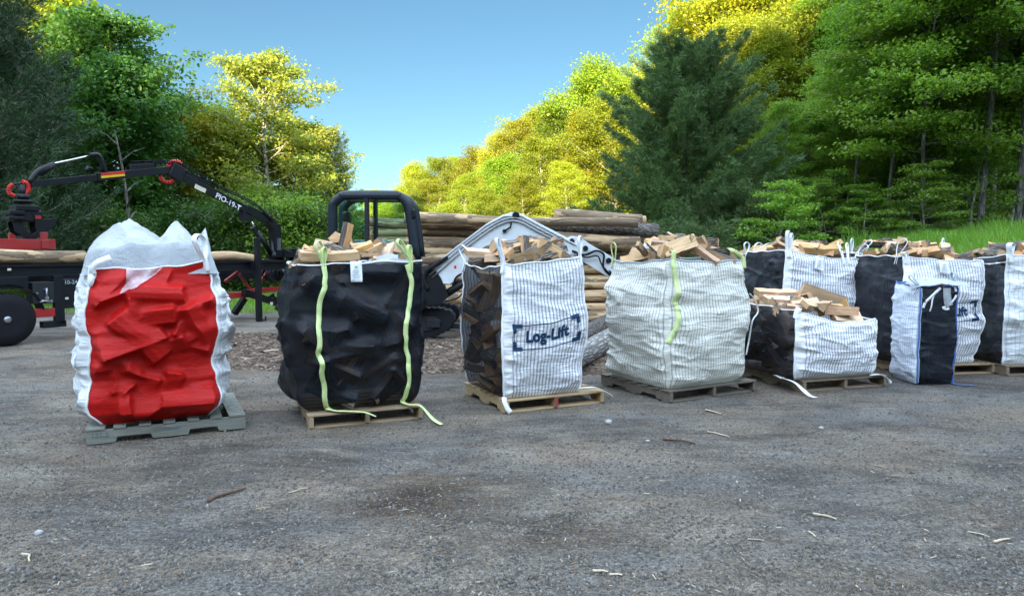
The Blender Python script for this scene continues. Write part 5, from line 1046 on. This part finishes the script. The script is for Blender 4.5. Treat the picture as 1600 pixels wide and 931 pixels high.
# ------------------------------------------------------------------ trees
def tubes(paths, n=6):
    """paths: list of (pts (k,3), radii (k))"""
    V = []; Fc = []; base = 0
    for P, rad in paths:
        P = np.asarray(P, float); T = np.gradient(P, axis=0); T /= np.linalg.norm(T, axis=1, keepdims=True) + 1e-9
        ref = np.where(np.abs(T[:, 2:3]) < .9, np.array([[0, 0, 1.]]), np.array([[1., 0, 0]])); U = np.cross(T, ref); U /= np.linalg.norm(U, axis=1, keepdims=True) + 1e-9; W = np.cross(T, U)
        th = np.linspace(0, 2 * np.pi, n, endpoint=False); rings = P[:, None, :] + (U[:, None, :] * np.cos(th)[None, :, None] + W[:, None, :] * np.sin(th)[None, :, None]) * np.asarray(rad)[:, None, None]
        V.append(rings.reshape(-1, 3)); k = len(P); i = np.arange(k - 1)[:, None] * n; j = np.arange(n)[None, :]; j2 = (j + 1) % n
        Fc.append(base + np.stack([i + j, i + j2, i + n + j2, i + n + j], -1).reshape(-1, 4)); base += k * n
    return np.concatenate(V), np.concatenate(Fc)
def leaves_mesh(name, C, size, rs, up=.5, asp=.6, jit=.35):
    """diamond leaves at centres C"""
    N = len(C); nrm = rs.normal(size=(N, 3)); nrm[:, 2] = np.abs(nrm[:, 2]) + up; nrm /= np.linalg.norm(nrm, axis=1, keepdims=True)
    a = rs.normal(size=(N, 3)); a -= nrm * (a * nrm).sum(1, keepdims=True); a /= np.linalg.norm(a, axis=1, keepdims=True); b = np.cross(nrm, a); s = size * (1 + jit * rs.uniform(-1, 1, (N, 1)))
    V = np.stack([C - a * s * .5, C + b * s * asp * .5 + nrm * s * .08 - a * s * .05, C + a * s * .5 - nrm * s * .06, C - b * s * asp * .5 + nrm * s * .08 - a * s * .05], 1).reshape(-1, 3)
    return mesh_np(name, V, np.arange(N * 4).reshape(-1, 4))
def broad(seed, H, Rc, base, nb=34, leaf=.15, nleaf=16000, flat=.35, clump=.42, trunk_r=.14, lean=.4, shape='oval', sub=5):
    rs = np.random.RandomState(seed); t = np.linspace(0, 1, 14); ph = rs.uniform(0, 6, 4)
    tx = lean * np.sin(t * 2.2 + ph[0]) * t + .12 * np.sin(t * 7 + ph[1]); ty = lean * np.sin(t * 2 + ph[2]) * t; TP = np.stack([tx, ty, t * H * .93], -1); TP[0, 2] = -.3
    paths = [(TP, trunk_r * (1 - .88 * t) + .012)]; cents = []
    ga = rs.uniform(0, 6)
    for k in range(nb):
        f = (k + .5) / nb; z = base + (.97 - base) * f; fi = z * 13; i = min(int(fi), 12); p0 = TP[i] * (1 - fi + i) + TP[i + 1] * (fi - i)
        if shape == 'oval': prof = math.sin(math.pi * min(1, .12 + f * .86)) ** .6
        elif shape == 'layer': prof = (1 - f) ** .45 * .95 + .1
        else: prof = (math.sin(math.pi * (.25 + f * .7))) ** .7
        L = Rc * prof * rs.uniform(.62, 1.15); az = ga + k * 2.4 + rs.uniform(-.4, .4); el = rs.uniform(.05, .5) + .55 * f if shape != 'layer' else rs.uniform(-.05, .25) + .5 * f
        s = np.linspace(0, 1, 6); d = np.array([math.cos(az), math.sin(az), 0]); sag = -.12 * L * s ** 2 if shape == 'layer' else .06 * L * s ** 2
        BP = p0 + d * (L * s)[:, None] * math.cos(el) + np.array([0, 0, 1.]) * (L * s * math.sin(el) + sag)[:, None] + .05 * L * np.sin(s * 5 + ph[3])[:, None] * np.array([-d[1], d[0], 0])
        paths.append((BP, max(.012, trunk_r * .36 * (1 - .6 * f)) * (1 - .85 * s) + .005))
        for q in range(sub):
            ss = rs.uniform(.3, 1.0); fi2 = ss * 5; i2 = min(int(fi2), 4); b0 = BP[i2] * (1 - fi2 + i2) + BP[i2 + 1] * (fi2 - i2); az2 = az + rs.uniform(-1.2, 1.2); l2 = L * rs.uniform(.2, .42) + .15
            e2 = b0 + np.array([math.cos(az2), math.sin(az2), rs.uniform(-.1, .45)]) * l2; m2 = (b0 + e2) / 2 + rs.normal(size=3) * .05
            paths.append((np.stack([b0, m2, e2]), np.array([.012, .009, .005])))
            for w in (.35, .7, 1.0): cents.append(b0 + (e2 - b0) * w)
        cents.append(BP[-1]); cents.append(BP[-2])
    cents.append(TP[-1]); cents = np.array(cents); per = max(4, int(nleaf / len(cents))); off = np.clip(rs.normal(size=(len(cents) * per, 3)), -1.55, 1.55) * clump * np.array([1, 1, flat]); cs = np.repeat(cents, per, 0)
    sc = np.repeat(rs.uniform(.55, 1.3, (len(cents), 1)), per, 0); C = cs + off * sc
    V, Fc = tubes(paths); tm = mesh_np('trunk', V, Fc, True); return tm, leaves_mesh('crown', C, leaf, rs)
def conifer(seed, H, Rb, nl=.17, step=.42, dens=1.0, blades=9, first=.06, trunk_r=.2, topy=.25, bw=.022, open_=1.0, pw=.66):
    rs = np.random.RandomState(seed); t = np.linspace(0, 1, 12); TP = np.stack([.1 * np.sin(t * 3 + seed), .1 * np.cos(t * 2.3 + seed), t * H], -1); TP[0, 2] = -.3; TP[:, :2] -= TP[0, :2]
    paths = [(TP, trunk_r * (1 - .93 * t) + .01)]; C = []; D = []; z = H * first
    while z < H * .985:
        f = z / H; nb = rs.randint(5, 8); a0 = rs.uniform(0, 6)
        for k in range(nb):
            az = a0 + k * 2 * math.pi / nb + rs.uniform(-.3, .3); L = (Rb * (1 - f) ** pw * (1 if f > .15 else .85) + topy) * rs.uniform(.6, 1.12); s = np.linspace(0, 1, 6); d = np.array([math.cos(az), math.sin(az), 0.])
            rise = L * (.05 + .55 * f) * s + .16 * L * s ** 2 - .12 * L * np.sin(np.pi * s) * (1 - f); p0 = np.array([np.interp(z, TP[:, 2], TP[:, 0]), np.interp(z, TP[:, 2], TP[:, 1]), z + rs.uniform(-.12, .12)])
            BP = p0 + d * (L * s)[:, None] + np.array([0, 0, 1.]) * rise[:, None]; paths.append((BP, .035 * (1 - f * .7) * (1 - .85 * s) + .004))
            nt = max(5, int(L * 11 * dens)); side = np.array([-d[1], d[0], 0])
            for q in range(nt):
                ss = rs.uniform(.22, 1.03); sp = ss * 5; i = min(int(sp), 4); b = BP[i] * (1 - sp + i) + BP[i + 1] * (sp - i); lat = rs.uniform(-1, 1) * (1.05 - ss * .75) * L * .30; p = b + side * lat + d * abs(lat) * .35 + np.array([0, 0, rs.normal() * .05 + .03])
                C.append(p); dd = d * .8 + side * np.sign(lat) * .5 + np.array([0, 0, rs.uniform(.2, .9)]); D.append(dd / np.linalg.norm(dd))
        z += step * (1 - .45 * f) * rs.uniform(.8, 1.15)
    C.append(TP[-1]); D.append(np.array([0, 0, 1.])); C = np.array(C); D = np.array(D); N = len(C) * blades
    c = np.repeat(C, blades, 0) + rs.normal(size=(N, 3)) * .05; dd = np.repeat(D, blades, 0) + rs.normal(size=(N, 3)) * .62 * open_; dd /= np.linalg.norm(dd, axis=1, keepdims=True); w = np.cross(dd, rs.normal(size=(N, 3))); w /= np.linalg.norm(w, axis=1, keepdims=True); l = nl * rs.uniform(.7, 1.3, (N, 1))
    V = np.stack([c - w * bw * .5, c + w * bw * .5, c + dd * l + w * bw * .25, c + dd * l - w * bw * .25], 1).reshape(-1, 3); V2, F2 = tubes(paths); tm = mesh_np('trunk', V2, F2, True); return tm, mesh_np('crown', V, np.arange(N * 4).reshape(-1, 4))
def tree(name, meshes, mats, x, y, s, rz, label, cat='tree', group=None, sz=None, zoff=0, tilt=0):
    r = empty(name, (x, y, tz(x, y) + zoff), rz, label=label, cat=cat, group=group); r.scale = (s, s, sz or s); r.rotation_euler = (tilt, 0, rz)
    for nm, me, mt in zip(('trunk', 'crown'), meshes, mats):
        key = me.name + mt
        if len(me.materials) and me.materials[0] != M[mt]: me = TC.setdefault(key, me.copy()); me.materials.clear() if key not in TCM else None; TCM.add(key)
        if not len(me.materials): me.materials.append(M[mt])
        o = bpy.data.objects.new(nm, me); COL.objects.link(o); o.parent = r
    return r
TC = {}; TCM = set()
# forest kinds
fa = [broad(1, 12, 2.7, .33, 32, .13, 26000, .30, .40, .08, .5, 'layer', sub=6), broad(2, 13, 2.9, .42, 34, .13, 30000, .34, .42, .09, .7, 'oval', sub=6), broad(3, 11, 2.5, .26, 32, .13, 26000, .34, .40, .07, .5, 'layer', sub=6)]
und = broad(4, 4.2, 1.5, .18, 22, .12, 7000, .18, .30, .04, .3, 'layer')
gd = [broad(11, 12, 3.2, .10, 40, .14, 42000, .6, .40, .16, .5, sub=6), broad(12, 14, 3.0, .13, 42, .14, 42000, .6, .42, .17, .6, sub=6), broad(13, 10, 3.2, .05, 36, .14, 40000, .6, .44, .14, .5, sub=6)]
lf = [broad(21, 10, 3.0, .12, 46, .17, 32000, .5, .38, .15, .4, sub=6), broad(22, 11, 3.1, .12, 46, .155, 26000, .45, .32, .13, .3, sub=6), broad(23, 9, 2.7, .10, 38, .17, 28000, .5, .40, .12, .4, sub=6)]
shrub = broad(31, 2.2, 1.2, .03, 22, .09, 9000, .6, .32, .03, .1)
bush = broad(32, 4.8, 2.2, .04, 34, .12, 18000, .5, .42, .07, .3)
bigpine = conifer(41, 9.5, 4.4, .16, .40, 3.1, 16, .03, .2, .35, .020, pw=.50)
lowpine = conifer(43, 2.3, 1.9, .15, .28, 1.7, 14, .03, .06, .5, .018)
midpine = conifer(42, 10, 3.0, .15, .42, 1.5, 14, .08, .2, .3, .020)
def P(px, Y): return (px - 800) / F * Y
T2 = ('treebark', 'leaf')
# big white pine behind the pile
tree('pine_tree', bigpine, ('treebark', 'pine'), P(1072, 25), 25, .86, .4, 'large blue green pine standing behind the firewood bags at centre right', zoff=-.3, sz=.83)
tree('pine_tree', lowpine, ('treebark', 'pine'), P(1175, 22.5), 22.5, 1.0, 2.0, 'small low pine at the right foot of the large blue green pine', zoff=-.2, group=None)
tree('pine_tree', lowpine, ('treebark', 'pine'), P(1030, 22), 22, .9, 4.0, 'small low pine at the left foot of the large blue green pine', zoff=-.2)
tree('pine_tree', lowpine, ('treebark', 'pine'), P(1110, 21.5), 21.5, .8, 5.0, 'smallest low pine directly in front of the large blue green pine', zoff=-.2)
# left side
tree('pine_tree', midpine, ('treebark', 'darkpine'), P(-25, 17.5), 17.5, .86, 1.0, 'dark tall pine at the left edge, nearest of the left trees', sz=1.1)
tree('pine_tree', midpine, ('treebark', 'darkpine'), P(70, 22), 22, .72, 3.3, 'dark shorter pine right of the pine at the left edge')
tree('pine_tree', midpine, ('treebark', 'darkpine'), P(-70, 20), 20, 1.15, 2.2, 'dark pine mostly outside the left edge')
tree('broadleaf_tree', lf[0], ('treebark', 'leafdark'), P(150, 28), 28, 1.08, .3, 'tall round headed broadleaf tree behind the grapple, second tallest at left')
tree('broadleaf_tree', lf[2], ('treebark', 'leafgold'), P(80, 31), 31, 1.42, 1.3, 'broadleaf tree with sunlit yellow top behind the left pines')
tree('broadleaf_tree', lf[0], ('treebark', 'leafdark'), P(212, 30), 30, .80, 2.3, 'dark loose broadleaf tree right of the tall round headed one')
tree('broadleaf_tree', lf[2], ('treebark', 'leafgold'), P(288, 33), 33, .92, .9, 'bright yellow green broadleaf tree behind the crane elbow')
tree('broadleaf_tree', lf[1], ('palebark', 'leafpale'), P(425, 34), 34, 1.02, 4.2, 'tall airy pale green tree behind the crane mast')
tree('broadleaf_tree', lf[0], ('treebark', 'leafgold'), P(390, 37), 37, .80, 5.2, 'yellow green tree filling in behind the airy pale tree')
tree('broadleaf_tree', lf[2], ('treebark', 'leafgold'), P(340, 36), 36, .95, 2.2, 'yellow green tree between the bright tree and the airy pale tree')
tree('broadleaf_tree', lf[0], ('palebark', 'leafpale'), P(468, 36), 36, .82, 1.2, 'pale green tree filling in right of the airy pale tree')
tree('broadleaf_tree', lf[2], ('treebark', 'leafdark'), P(185, 26), 26, .95, 3.2, 'dark green broadleaf tree directly behind the bare dead trunk')
tree('pine_tree', midpine, ('treebark', 'paleneedle'), P(515, 38), 38, .78, .6, 'pale yellowish pine left of the excavator cab')
for i, (px, Y, s, big) in enumerate(((60, 25, 1.5, 0), (120, 23, 1.2, 0), (190, 24, 1.1, 0), (250, 27, 1.0, 0), (330, 26, 1.3, 0), (385, 25, 1.3, 0), (440, 26, 1.4, 0), (490, 27, 1.3, 0), (545, 30, 1.2, 0), (150, 27, .8, 1), (220, 29, .6, 1), (350, 30, .75, 1), (400, 29, .8, 1), (455, 31, .8, 1), (500, 32, .7, 1), (30, 27, 1.2, 1))):
    tree('shrub', bush if big else shrub, ('treebark', 'leafdark' if i % 3 else 'leaf'), P(px, Y), Y, s, i * 1.7, 'dark green shrub in the undergrowth behind the log trailer', 'shrub', 'shrubs behind the log trailer')
# dead grey snag
def snag(x, y):
    rs = np.random.RandomState(3); t = np.linspace(0, 1, 12); TP = np.stack([.25 * np.sin(t * 3) - .2 * t, 0 * t, t * 5.0], -1); ps = [(TP, .075 * (1 - .7 * t))]
    for k in range(7):
        p = TP[4 + k]; a = rs.uniform(0, 6); l = rs.uniform(.4, 1.0); e = p + np.array([math.cos(a) * l, math.sin(a) * l, .4]); ps.append((np.stack([p, (p + e) / 2 + [0, 0, .08], e]), np.array([.03, .02, .008])))
    V, Fc = tubes(ps, 8); r = empty('dead_tree', (x, y, tz(x, y)), 0, label='bare grey dead trunk behind the crane arm', cat='tree'); link('trunk', mesh_np('trunk', V, Fc, True), M['treebark'], r)
snag(P(196, 21), 21)
# golden trees, middle distance
gold = [(585, 66, .50), (625, 64, .66), (655, 62, .82), (690, 60, .80), (715, 66, .9), (745, 60, .92), (775, 56, 1.0), (812, 54, 1.08), (845, 58, 1.2), (880, 52, 1.12), (905, 56, 1.32), (940, 50, 1.22), (975, 52, 1.36), (1010, 48, 1.3), (600, 58, .42), (668, 54, .55), (730, 50, .62), (790, 48, .66), (850, 46, .74), (910, 44, .8), (960, 43, .86), (560, 60, .42), (535, 64, .45), (700, 47, .38), (640, 50, .40), (580, 52, .33), (760, 44, .42), (820, 42, .42), (880, 40, .45)]
SKY = ([530, 585, 625, 655, 690, 715, 745, 775, 812, 845, 880, 905, 940, 975, 1010, 1040], [300, 292, 275, 248, 243, 236, 214, 196, 176, 162, 132, 112, 98, 96, 90, 60])
for i, (px, Y, s) in enumerate(gold):
    H = (12, 14, 10)[i % 3]; Xw = P(px, Y); top = CAMZ + (HOR - np.interp(px, *SKY)) / F * Y - tz(Xw, Y); nat = s * 12
    hh = top if i < 14 else min(nat, top * .8); hh *= (1, .93, .97, 1.02)[i % 4]; sxy = max(.45, hh / H) * (.95 if i < 14 else 1.1)
    tree('broadleaf_tree', gd[i % 3], ('palebark', 'leafgold'), Xw, Y, sxy, i * 1.31, 'yellow green broadleaf tree in the sunlit wood behind the log pile', group='sunlit broadleaf trees behind the log pile', sz=hh / H * .97)
# tall lit trees behind the pine and forest
back = [(1048, 46, 1.05), (1075, 46, 1.5), (1120, 44, 1.5), (1165, 45, 1.55), (1205, 42, 1.55), (1250, 46, 1.7), (1290, 43, 1.65), (1330, 46, 1.8), (1370, 44, 1.8), (1150, 38, 1.1), (1200, 36, 1.05), (1240, 37, 1.1),  (1420, 46, 1.8), (1480, 45, 1.8), (1540, 46, 1.8), (1600, 46, 1.8)]
for i, (px, Y, s) in enumerate(back):
    tree('broadleaf_tree', gd[i % 3], ('palebark', 'leafgold'), P(px, Y), Y, s * 12 / (12, 14, 10)[i % 3] * .86, i * 2.1 + .5, 'tall sunlit broadleaf tree rising behind the pine and the shaded forest', group='tall sunlit trees behind the shaded forest')
# shaded forest, right
fr_ = random.Random(8); k = 0
front = [(1205, 28, .40), (1238, 26, .42), (1268, 25, .46), (1300, 27, .60), (1330, 23.5, .62), (1360, 26, .78), (1395, 22.5, .82), (1430, 25, .98), (1452, 21, .9), (1490, 23, 1.0), (1530, 20.5, 1.0), (1562, 23.5, 1.1), (1598, 20, 1.05), (1640, 22, 1.1), (1255, 31, .55), (1320, 31, .74), (1385, 30, .98), (1450, 29.5, 1.1), (1515, 28, 1.1), (1580, 27, 1.15), (1640, 27, 1.1), (1290, 34, .70), (1350, 34, .95), (1410, 35, 1.15), (1475, 34, 1.2), (1545, 33, 1.2), (1610, 33, 1.2), (1700, 25, 1.1), (1690, 31, 1.2), (1222, 32, .48), (1195, 30, .42), (1410, 26.5, .92), (1475, 26, 1.0), (1345, 28.5, .72), (1505, 24.5, .95), (1585, 24, 1.0)]
for i, (px, Y, s) in enumerate(front):
    tree('broadleaf_tree', fa[i % 3], ('palebark' if i % 2 else 'treebark', 'leaf'), P(px, Y) + fr_.uniform(-.3, .3), Y, s, fr_.uniform(0, 6), 'slender broadleaf tree in the shaded forest on the right slope', group='slender trees of the shaded forest')
for i in range(13):
    px = 1215 + i * 33 + fr_.uniform(-8, 8); Y = fr_.uniform(18.5, 30); s = fr_.uniform(.45, .8)
    tree('sapling', und, ('palebark', 'leaf'), P(px, Y), Y, s, fr_.uniform(0, 6), 'young understory tree with flat leaf layers in the shaded forest', 'sapling', 'saplings under the shaded forest')
for i in range(22):
    px = 1195 + i * 21 + fr_.uniform(-8, 8); Y = fr_.uniform(36, 44)
    tree('shrub', shrub, ('treebark', 'leafdark'), P(px, Y), Y, fr_.uniform(2.2, 3.2), fr_.uniform(0, 6), 'dark shrub deep inside the shaded forest', 'shrub', 'shrubs inside the shaded forest')
# added unseen ridge behind the camera, crest shaped to shade the yard
def ridge():
    az = R(12); f = np.array([math.sin(az), math.cos(az)]); w = np.array([math.cos(az), -math.sin(az)]); n = 600; m = 9; ws = np.linspace(-150, 170, n)
    H = np.interp(ws, [-150, -40, -24, -21.5, -19, -4, 0, 3, 14, 60, 170], [30, 30, 29.5, 28, 25.8, 25.3, 30, 35, 37.5, 40, 38]) + 1.6 * fbm(ws * .5, ws * 0, 3, 4)
    V = []
    for j in range(m):
        q = j / (m - 1); a = -50 - (q - .5) * 56; hh = H * (1 - abs(2 * q - 1) ** 1.5) - 1 * (abs(2 * q - 1))
        V.append(np.stack([w[0] * ws + f[0] * a, w[1] * ws + f[1] * a, hh + (.8 * fbm(ws * .2, ws * 0 + j, 8, 3) if 0 < j < m - 1 else 0)], -1))
    mt = mat_simple('added shade ridge', (.035, .05, .02), .9, .2, 0, 1.5, .5, .8); link('shade_ridge', mesh_np('shade_ridge', np.concatenate(V), grid_faces(n, m, True), True), mt, kind='structure')
ridge()

# ------------------------------------------------------------------ grass, weeds, litter (uncountable)
def grass(name, label, n, fx, hgt, mat, seed, w=.014):
    rs = np.random.RandomState(seed); XY = fx(rs, n); x, y = XY[:, 0], XY[:, 1]; z = terr(x, y); h = hgt * rs.uniform(.45, 1.25, len(x)) * (.6 + .9 * vnoise(x * 1.3, y * 1.3, seed)); a = rs.uniform(0, 6.28, len(x)); b = rs.uniform(.1, .55, len(x)) * h; ca, sa = np.cos(a), np.sin(a); wx, wy = -sa * w, ca * w
    p = lambda dx, dy, dz, k: np.stack([x + dx + wx * k, y + dy + wy * k, z + dz], -1)
    V = np.stack([p(0, 0, -.02, 1), p(0, 0, -.02, -1), p(ca * b * .35, sa * b * .35, h * .6, -.8), p(ca * b * .35, sa * b * .35, h * .6, .8), p(ca * b, sa * b, h, .05), p(ca * b, sa * b, h, -.05)], 1).reshape(-1, 3)
    i = np.arange(len(x))[:, None] * 6; Fc = np.concatenate([i + [[0, 1, 2, 3]], i + [[3, 2, 5, 4]]]); return link(name, mesh_np(name, V, Fc), M[mat], label=label, cat='grass', kind='stuff')
M['weed'] = mat_leaf('tall weeds', (.12, .26, .035), (.26, .42, .07), .45, .5)
def bank(rs, n):
    Y = rs.uniform(13.5, 21, n * 3); px = rs.uniform(1300, 1720, n * 3); x = (px - 800) / F * Y; r = x * .9 + (Y - 13) * .35 - 5; k = (r > 1.2) & (r < 8.6 + 1.5 * vnoise(x * .8, Y * .8, 3)); return np.stack([x[k], Y[k]], -1)[:n]
grass('tall_grass', 'bright green tall grass and weeds on the bank behind the right bags', 30000, bank, .42, 'weed', 5, .012)
def leftg(rs, n):
    Y = rs.uniform(16.5, 27, n); x = rs.uniform(-19, 5, n); return np.stack([x, Y], -1)
grass('grass', 'short grass beyond the yard behind the trailer and log pile', 26000, leftg, .12, 'weed', 6, .014)
def litter(name, label, n, area, lo, hi, asp, mat, seed, thick=.25, cat='litter'):
    rs = np.random.RandomState(seed); XY = area(rs, n); n = len(XY); x, y = XY[:, 0], XY[:, 1]; z = terr(x, y) + .012 * 0; s = lo * (hi / lo) ** (rs.uniform(0, 1, n) ** 2.2); a = rs.uniform(0, 6.28, n); l = s * rs.uniform(.8, asp, n); w = s * .5 * rs.uniform(.6, 1.2, n); t = s * thick
    ux, uy = np.cos(a), np.sin(a); til = rs.normal(0, .15, n)
    def c(i, j, k): 
        jj = rs.uniform(.7, 1.15, n); return np.stack([x + ux * l * i * .5 * jj - uy * w * j * .5, y + uy * l * i * .5 * jj + ux * w * j * .5, z + t * k + til * l * i * .5 + .001], -1)
    V = np.stack([c(-1, -1, -.3), c(1, -1, -.3), c(1, 1, -.3), c(-1, 1, -.3), c(-.8, -.7, 1), c(.8, -.8, 1), c(.7, .8, 1), c(-.8, .8, 1)], 1).reshape(-1, 3)
    q = np.array([[0, 1, 5, 4], [1, 2, 6, 5], [2, 3, 7, 6], [3, 0, 4, 7], [4, 5, 6, 7]]); Fc = (np.arange(n)[:, None, None] * 8 + q[None]).reshape(-1, 4)
    return link(name, mesh_np(name, V, Fc), M[mat], label=label, cat=cat, kind='stuff')
def mat_rand(name, stops, rough=.9):
    m, nt, p, o = new_mat(name); g = G(nt); geo = g.n('ShaderNodeNewGeometry'); c = g.ramp(geo.outputs['Random Per Island'], stops); setp(p, g, c, rough, .2); return m
M['chips'] = mat_rand('wood chips', [(0, (.09, .06, .04)), (.5, (.15, .11, .075)), (.85, (.22, .17, .12)), (1, (.42, .34, .24))])
M['litter'] = mat_rand('bark litter', [(0, (.035, .026, .02)), (.5, (.09, .062, .044)), (.9, (.16, .118, .084)), (1, (.30, .23, .16))])
M['gravel'] = mat_rand('gravel stones', [(0, (.065, .060, .053)), (.5, (.105, .097, .085)), (.92, (.17, .16, .145)), (1, (.24, .23, .21))])
def persp(y0, y1, pw=1.6):
    def f(rs, n):
        q = rs.uniform(0, 1, n); Y = 1 / (1 / y0 + (1 / y1 - 1 / y0) * q); px = rs.uniform(-60, 1660, n); return np.stack([(px - 800) / F * Y, Y], -1)
    return f
litter('gravel', 'loose grey gravel stones over the yard', 75000, persp(2.6, 11), .004, .019, 1.5, 'gravel', 1, .45, 'gravel')
def chipsarea(rs, n):
    a = persp(2.7, 12)(rs, n * 3); k = fbm(a[:, 0] * .7, a[:, 1] * .9, 33, 4) > rs.uniform(-.35, .25, len(a)); return a[k][:n]
litter('wood_chips', 'small pale wood chips and splinters scattered over the yard', 14000, chipsarea, .004, .018, 3.8, 'chips', 2, .12)
def band(rs, n):
    Y = rs.uniform(8.3, 13.0, n * 2); x = rs.uniform(-5.4, 3.0, n * 2); e = .9 * fbm(x * .6, Y * 0, 4, 3); k = (Y > 8.6 + e) & (Y < 12.2 + 3 * e); return np.stack([x[k], Y[k]], -1)[:n]
litter('bark_litter', 'brown bark and splinter litter in front of the machines', 30000, band, .02, .09, 3.2, 'litter', 3, .15)
# single pieces on the ground
def stick(px0, py0, px1, py1, r, mat, label, name='stick', bend=.03, cat='stick', flat=1.0):
    a, b = gp(px0, py0), gp(px1, py1); a.z = tz(a.x, a.y) + r; b.z = tz(b.x, b.y) + r; d = b - a; sd = Vector((-d.y, d.x, 0)).normalized(); q = random.Random(px0)
    pts = smooth_pts([a, a.lerp(b, .3) + sd * bend * q.uniform(.4, 1), a.lerp(b, .65) + sd * bend * q.uniform(-.2, .6) + Vector((0, 0, .006)), b], 4); rr = [r * (1 - .45 * i / len(pts)) * q.uniform(.85, 1.15) for i in range(len(pts))]
    c = (a + b) / 2; m = MB(); m.tube([p - c for p in pts], rr, 8); o = m.build(name, M[mat], None, label=label, cat=cat); o.location = c; o.scale = (1, 1, flat); return o
stick(325, 786, 384, 765, .011, 'stick', 'curved brown stick on the gravel in front of the red bag', bend=.04)
stick(451, 771, 481, 763, .005, 'palestick', 'thin pale stick just right of the curved brown stick', bend=.008)
stick(1036, 688, 1086, 695, .010, 'stick', 'dark stick on the ground in front of the off white bag', bend=.03)
stick(1270, 806, 1307, 815, .008, 'palestick', 'grey tan stick in the right foreground', bend=.01)
stick(1392, 745, 1412, 747, .006, 'splint', 'pale flat splinter right of centre, far from the bags', 'splinter', .006, 'splinter', .5)
stick(1367, 729, 1384, 734, .007, 'splint', 'pale flat splinter left of its twin in the right mid ground', 'splinter', .004, 'splinter', .5)
stick(1168, 846, 1194, 849, .006, 'splint', 'pale splinter in the lower centre right foreground', 'splinter', .004, 'splinter', .5)
stick(1263, 834, 1274, 843, .007, 'palestick', 'short slanting splinter right of the lower centre', 'splinter', .004, 'splinter', .5)
stick(1512, 834, 1546, 842, .006, 'palestick', 'thin splinter near the lower right edge', 'splinter', .01, 'splinter', .6)
stick(1553, 851, 1577, 846, .010, 'palestick', 'thick pale splinter nearest the lower right corner', 'splinter', .005, 'splinter', .5)
stick(926, 896, 950, 898, .010, 'palestick', 'left one of two pale splinters at the bottom edge', 'splinter', .004, 'splinter', .5)
stick(952, 902, 972, 903, .010, 'palestick', 'right one of two pale splinters at the bottom edge', 'splinter', .004, 'splinter', .5)
stick(400, 796, 424, 793, .006, 'splint', 'pale wood flake below the curved brown stick', 'splinter', .005, 'splinter', .4)
stick(1102, 642, 1126, 648, .012, 'palestick', 'tan splinter in front of the dark pallet', 'splinter', .01, 'splinter', .5)
stick(1105, 676, 1140, 684, .010, 'palestick', 'light splinter on the ground below the dark pallet', 'splinter', .02, 'splinter', .5)
stick(412, 552, 436, 549, .02, 'palestick', 'white peeled branch on the bark litter between the red and black bags', 'stick', .06)
stick(34, 868, 46, 880, .007, 'palestick', 'short pale curved chip at the lower left', 'stick', .03)
def stone(px, py, r, label):
    p = gp(px, py); bm = bmesh.new(); bmesh.ops.create_icosphere(bm, subdivisions=3, radius=r)
    q = np.random.RandomState(int(px)); 
    for v in bm.verts: n = float(fbm(v.co.x / r * 1.3 + px, v.co.y / r * 1.3 + v.co.z / r, 3, 3)); v.co *= (1 + .55 * n); v.co.z *= .7
    for f in bm.faces: f.smooth = True
    me = bpy.data.meshes.new('stone'); bm.to_mesh(me); bm.free(); o = link('stone', me, M['stone'], label=label, cat='stone'); o.location = (p.x, p.y, tz(p.x, p.y) + r * .4)
stone(951, 661, .032, 'rounded pale stone right of the fresh pallet'); stone(60, 835, .022, 'dark small stone at the lower left'); stone(1283, 670, .02, 'small white stone on the ground below the short bag'); stone(1012, 690, .016, 'small stone left of the dark stick')

# ------------------------------------------------------------------ light
EL, AZ = R(15.1), R(192)
sd = bpy.data.lights.new('sun', 'SUN'); so = bpy.data.objects.new('sun', sd); COL.objects.link(so); sd.energy = 5.0; sd.angle = R(.5); sd.color = (1, .84, .50)
trav = Vector((math.sin(R(12)) * math.cos(EL), math.cos(R(12)) * math.cos(EL), -math.sin(EL))); so.rotation_euler = trav.to_track_quat('-Z', 'Y').to_euler()
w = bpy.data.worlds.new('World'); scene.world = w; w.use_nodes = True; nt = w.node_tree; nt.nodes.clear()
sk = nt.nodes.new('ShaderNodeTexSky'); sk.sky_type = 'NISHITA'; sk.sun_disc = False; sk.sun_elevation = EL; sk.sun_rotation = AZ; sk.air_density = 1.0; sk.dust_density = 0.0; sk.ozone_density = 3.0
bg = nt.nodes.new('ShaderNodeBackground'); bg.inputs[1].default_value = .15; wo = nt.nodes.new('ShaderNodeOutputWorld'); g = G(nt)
# sky colour brightened overhead as added fill for the yard, darkened low down
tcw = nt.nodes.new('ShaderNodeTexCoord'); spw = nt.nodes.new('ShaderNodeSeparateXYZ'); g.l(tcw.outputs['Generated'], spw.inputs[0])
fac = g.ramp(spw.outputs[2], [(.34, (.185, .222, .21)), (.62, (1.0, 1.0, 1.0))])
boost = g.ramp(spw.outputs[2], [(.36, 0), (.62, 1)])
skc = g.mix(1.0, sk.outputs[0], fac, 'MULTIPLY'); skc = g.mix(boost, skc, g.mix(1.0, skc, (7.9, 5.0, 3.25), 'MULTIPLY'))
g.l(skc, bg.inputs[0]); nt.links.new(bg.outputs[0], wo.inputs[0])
vs = scene.view_settings; vs.view_transform = 'Standard'; vs.look = 'None'; vs.gamma = 1; vs.use_curve_mapping = False; vs.exposure = 2.32
scene.cycles.max_bounces = 6; scene.cycles.transparent_max_bounces = 12; scene.cycles.diffuse_bounces = 3; scene.cycles.use_denoising = True
print('objects', len(bpy.data.objects))
